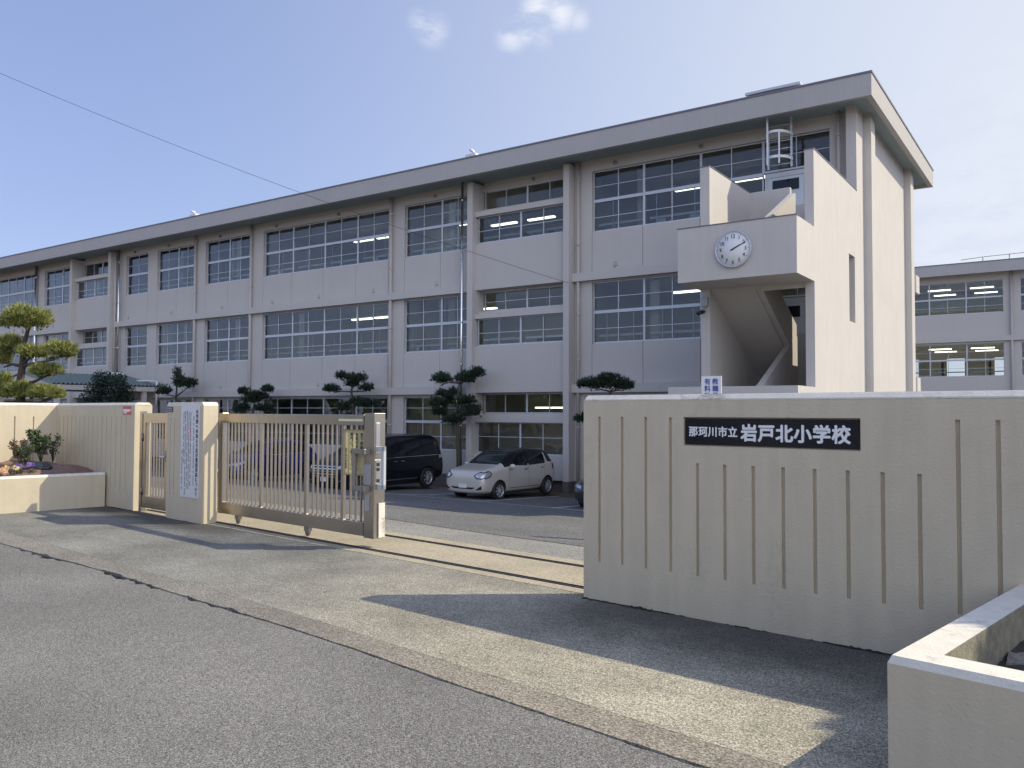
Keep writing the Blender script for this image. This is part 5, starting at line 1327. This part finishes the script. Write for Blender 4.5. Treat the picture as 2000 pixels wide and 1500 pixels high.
    # wheels
    for y in wy:
        for sx in (-1, 1):
            x = sx*(hw-.105)
            t = MB(); t.lathe([(wr_*.64, -.085), (wr_*.9, -.095), (wr_*.985, -.075), (wr_, -.04), (wr_, .04), (wr_*.985, .075), (wr_*.9, .095), (wr_*.64, .085)], 'x', (x, y, wr_), 36, closed=True)
            wh = t.build('wheel', M['rubber'], root, local=True)
            r_ = MB(); fx = x+sx*.07
            r_.lathe([(wr_*.66, sx*.020), (wr_*.635, sx*.022), (wr_*.61, -sx*.005), (wr_*.59, -sx*.06)], 'x', (fx, y, wr_), 30, caps=False)
            for k in range(spec.get('spokes', 8)):
                a = 2*math.pi*k/spec.get('spokes', 8); c, s = math.cos(a), math.sin(a)
                p = [(.03, -.020), (wr_*.62, -.028), (wr_*.62, .028), (.03, .020)]
                A_q = [r_.bm.verts.new((fx+sx*(.012 if q[0] < .1 else .006), y+q[0]*c-q[1]*s, wr_+q[0]*s+q[1]*c)) for q in p]; B_q = [r_.bm.verts.new((fx-sx*.02, y+q[0]*c-q[1]*s*.8, wr_+q[0]*s+q[1]*c*.8)) for q in p]
                r_.bm.faces.new(A_q)
                for qi in range(4): r_.bm.faces.new((A_q[qi], A_q[(qi+1) % 4], B_q[(qi+1) % 4], B_q[qi]))
            r_.lathe([(.045, -sx*.02), (.045, sx*.014), (.036, sx*.022), (.008, sx*.024)], 'x', (fx, y, wr_), 14)
            bmesh.ops.recalc_face_normals(r_.bm, faces=r_.bm.faces); r_.build('rim', M['alloy'], wh, local=True)
            r_ = MB(); r_.lathe([(wr_*.62, fx-sx*.05), (.01, fx-sx*.05)], 'x', (0, y, wr_), 24); r_.build('brake_disc', M['trim'], wh, local=True)
    for sx in (-1, 1):                            # door mirrors
        my, mz = spec['mirror']; mb = MB(); bmesh.ops.create_uvsphere(mb.bm, u_segments=14, v_segments=10, radius=1)
        for v in mb.bm.verts: v.co = Vector((sx*(hw+.09)+v.co.x*.11, my+v.co.y*.06, mz+v.co.z*.075))
        mb.tube([(sx*(hw-.10), my+.03, mz-.05), (sx*(hw+.04), my+.01, mz-.02)], .022, 8); mb.build('door_mirror', paint, root, local=True, smooth=True)
    for nm, a, b, m_ in spec.get('bars', []):
        mb = MB(); mb.box(a[0], b[0], a[1], b[1], a[2], b[2], .004); mb.build(nm, M[m_], root, local=True)
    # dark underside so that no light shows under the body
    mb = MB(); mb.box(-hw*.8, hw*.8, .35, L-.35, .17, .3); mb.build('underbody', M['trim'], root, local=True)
    return root
# hatchback
HB = dict(L=3.65, W=1.665, wheel_r=.285, wheel_y=(.70, 3.15), mirror=(1.18, 1.0), spokes=8, two_tone=(.90, 3.42),
    stations=[(-.06, .70, .30, .60, .70, .56), (-.03, .86, .24, .72, .83, .68), (.08, .96, .20, .82, .92, .76), (.40, 1.0, .18, .88, .975, .80), (.72, 1.0, .18, .93, 1.02, .81), (.92, 1.0, .18, .955, 1.06, .81), (1.42, 1.0, .18, .96, 1.40, .76), (1.72, 1.0, .18, .965, 1.50, .76), (2.3, 1.0, .18, .97, 1.525, .76), (2.9, 1.0, .18, .985, 1.51, .745), (3.3, .985, .19, 1.0, 1.45, .72), (3.52, .95, .22, 1.0, 1.25, .70), (3.62, .88, .27, .92, 1.0, .68), (3.65, .78, .34, .80, .86, .60)],
    decals=[('side_window', [(1.32, .995), (2.10, .99), (2.10, 1.39), (1.80, 1.385), (1.52, 1.24)], 'carglass', (1, -1)), ('side_window', [(2.16, .99), (3.0, 1.0), (3.05, 1.06), (2.98, 1.33), (2.90, 1.375), (2.16, 1.39)], 'carglass', (1, -1)),
            ('pillar_trim', [(3.06, 1.0), (3.20, 1.0), (3.10, 1.36), (3.03, 1.37), (3.05, 1.15)], 'carbeige', (1, -1)),
            ('door_seam', [(1.16, .32), (1.168, .32), (1.168, .96), (1.16, .96)], 'trim', (1, -1)), ('door_seam', [(2.13, .34), (2.138, .34), (2.138, .97), (2.13, .97)], 'trim', (1, -1)), ('door_seam', [(2.95, .62), (2.958, .62), (3.0, .97), (2.992, .97)], 'trim', (1, -1)),
            ('sill_line', [(1.2, .33), (2.9, .33), (2.9, .345), (1.2, .345)], 'trim', (1, -1)),
            ('door_handle', [(1.92, .86), (2.08, .86), (2.08, .89), (1.92, .89)], 'trim', (1, -1)), ('door_handle', [(2.78, .88), (2.92, .88), (2.92, .91), (2.78, .91)], 'trim', (1, -1)),
            ('headlight_surround', [(.0, .70), (.10, .66), (.30, .72), (.36, .82), (.28, .90), (.08, .84)], 'trim', (1, -1)), ('headlight', [(.02, .72), (.11, .69), (.27, .745), (.32, .82), (.26, .865), (.09, .815)], 'lens', (1, -1)), ('tail_light', [(3.44, .82), (3.56, .80), (3.54, 1.0), (3.42, 1.0)], 'carglass', (1, -1))],
    front=[('windscreen', [(-.60, 1.05), (.60, 1.05), (.53, 1.42), (-.53, 1.42)], 'windscreen'),
           ('headlight_surround', [(.42, .76), (.54, .66), (.70, .65), (.80, .75), (.78, .86), (.60, .87)], 'trim'), ('headlight', [(.47, .76), (.56, .69), (.69, .68), (.775, .755), (.755, .835), (.60, .84)], 'lens'), ('headlight_surround', [(-.42, .76), (-.54, .66), (-.70, .65), (-.80, .75), (-.78, .86), (-.60, .87)], 'trim'), ('headlight', [(-.47, .76), (-.56, .69), (-.69, .68), (-.775, .755), (-.755, .835), (-.60, .84)], 'lens'), 
           ('lower_grille', [(-.36, .355), (.36, .355), (.50, .41), (-.50, .41)], 'trim'), ('fog_lamp', [(.50, .33), (.70, .36), (.70, .47), (.56, .38)], 'trim'), ('fog_lamp', [(-.50, .33), (-.70, .36), (-.70, .47), (-.56, .38)], 'trim'),
           ('number_plate', [(-.165, .385), (.165, .385), (.165, .50), (-.165, .50)], 'white')])
car('pale beige hatchback with a black roof parked nose out below the recessed windows', M['carbeige'], HB, (-15.36, 19.80, yard_z(-15.2, 21)-.0), R(-4))
# black minivan
MV = dict(L=4.87, W=1.84, wheel_r=.345, wheel_y=(.92, 3.92), mirror=(1.25, 1.12), spokes=7,
    stations=[(.0, .66, .34, .60, .76, .58), (.05, .84, .26, .78, .96, .66), (.22, .95, .22, .92, 1.05, .74), (.6, .99, .2, 1.0, 1.12, .80), (.95, 1.0, .2, 1.03, 1.18, .82), (1.5, 1.0, .2, 1.05, 1.60, .78), (1.95, 1.0, .2, 1.06, 1.80, .78), (2.6, 1.0, .2, 1.07, 1.85, .79), (3.8, 1.0, .2, 1.08, 1.85, .79), (4.4, .99, .21, 1.08, 1.83, .78), (4.68, .97, .25, 1.06, 1.72, .76), (4.82, .93, .30, 1.02, 1.30, .74), (4.87, .8, .4, .8, .9, .66)],
    decals=[('side_window', [(1.40, 1.10), (2.42, 1.10), (2.42, 1.68), (1.98, 1.67), (1.68, 1.48)], 'carglass', (1, -1)), ('side_window', [(2.50, 1.10), (3.62, 1.11), (3.62, 1.69), (2.50, 1.69)], 'carglass', (1, -1)), ('side_window', [(3.70, 1.11), (4.44, 1.14), (4.38, 1.60), (4.30, 1.66), (3.70, 1.69)], 'carglass', (1, -1)),
            ('window_trim', [(1.35, 1.075), (4.5, 1.10), (4.5, 1.115), (1.35, 1.09)], 'chrome', (1, -1)), ('sill_trim', [(1.4, .36), (3.4, .36), (3.4, .385), (1.4, .385)], 'chrome', (1, -1)), ('door_handle', [(2.2, .95), (2.38, .95), (2.38, .975), (2.2, .975)], 'chrome', (1, -1)), ('door_handle', [(2.55, .95), (2.73, .95), (2.73, .975), (2.55, .975)], 'chrome', (1, -1)),
            ('headlight', [(.10, .84), (.40, .92), (.50, .99), (.12, .93)], 'lens', (1, -1)), ('tail_light', [(4.56, 1.0), (4.72, 1.0), (4.70, 1.12), (4.54, 1.10)], 'lens', (1, -1)), ('door_seam', [(2.45, .4), (2.458, .4), (2.458, 1.08), (2.45, 1.08)], 'trim', (1, -1))],
    front=[('windscreen', [(-.72, 1.22), (.72, 1.22), (.62, 1.70), (-.62, 1.70)], 'windscreen')]+[('grille_bar', [(-.48, z), (.48, z), (.48, z+.03), (-.48, z+.03)], 'chrome') for z in (.56, .64, .72, .80, .88)]+
          [('headlight', [(.52, .80), (.82, .86), (.80, .95), (.52, .90)], 'lens'), ('headlight', [(-.52, .80), (-.82, .86), (-.80, .95), (-.52, .90)], 'lens'), ('number_plate', [(-.165, .42), (.165, .42), (.165, .55), (-.165, .55)], 'white'), ('bumper_trim', [(.55, .42), (.80, .46), (.80, .50), (.55, .45)], 'chrome'), ('bumper_trim', [(-.55, .42), (-.80, .46), (-.80, .50), (-.55, .45)], 'chrome')])
car('black minivan with chrome grille parked behind the free end of the gate', M['carblack'], MV, (-19.55, 18.10, yard_z(-19.5, 20.3)), R(0))
# blue hatchback
BL = dict(HB); BL = dict(L=4.0, W=1.70, wheel_r=.30, wheel_y=(.78, 3.35), mirror=(1.3, .98), spokes=10,
    stations=[(.0, .62, .30, .50, .56, .50), (.04, .82, .24, .58, .68, .62), (.2, .95, .2, .68, .79, .72), (.6, .99, .18, .80, .89, .78), (1.0, 1.0, .18, .88, .96, .80), (1.2, 1.0, .18, .91, 1.02, .80), (1.75, 1.0, .18, .93, 1.38, .74), (2.1, 1.0, .18, .94, 1.47, .74), (2.7, 1.0, .18, .95, 1.49, .74), (3.3, .99, .19, .97, 1.44, .72), (3.75, .96, .22, .98, 1.2, .70), (3.95, .88, .3, .86, .95, .66), (4.0, .78, .38, .76, .82, .6)],
    decals=[('side_window', [(1.55, .965), (2.45, .965), (2.45, 1.36), (2.15, 1.36), (1.85, 1.22)], 'carglass', (1, -1)), ('side_window', [(2.52, .965), (3.4, .99), (3.25, 1.30), (2.52, 1.36)], 'carglass', (1, -1)), ('headlight', [(.10, .60), (.4, .70), (.48, .77), (.16, .70)], 'lens', (1, -1)), ('door_handle', [(2.25, .84), (2.42, .84), (2.42, .87), (2.25, .87)], 'chrome', (1, -1)), ('window_trim', [(1.4, .94), (3.4, .965), (3.4, .977), (1.4, .952)], 'chrome', (1, -1))],
    front=[('windscreen', [(-.64, .99), (.64, .99), (.55, 1.38), (-.55, 1.38)], 'windscreen'), ('headlight', [(.46, .60), (.76, .66), (.74, .74), (.46, .67)], 'lens'), ('headlight', [(-.46, .60), (-.76, .66), (-.74, .74), (-.46, .67)], 'lens'), ('grille', [(-.5, .34), (.5, .34), (.42, .5), (-.42, .5)], 'trim'), ('number_plate', [(-.165, .40), (.165, .40), (.165, .5), (-.165, .5)], 'white')])
car('glossy blue hatchback parked behind the pillar end of the sliding gate', M['carblue'], BL, (-24.9, 18.2, yard_z(-24.5, 20)), R(2))
GY = dict(BL)
car('dark grey car mostly hidden behind the left end of the sign wall', M['cargrey'], GY, (-10.80, 19.65, yard_z(-10.8, 21)), R(0))
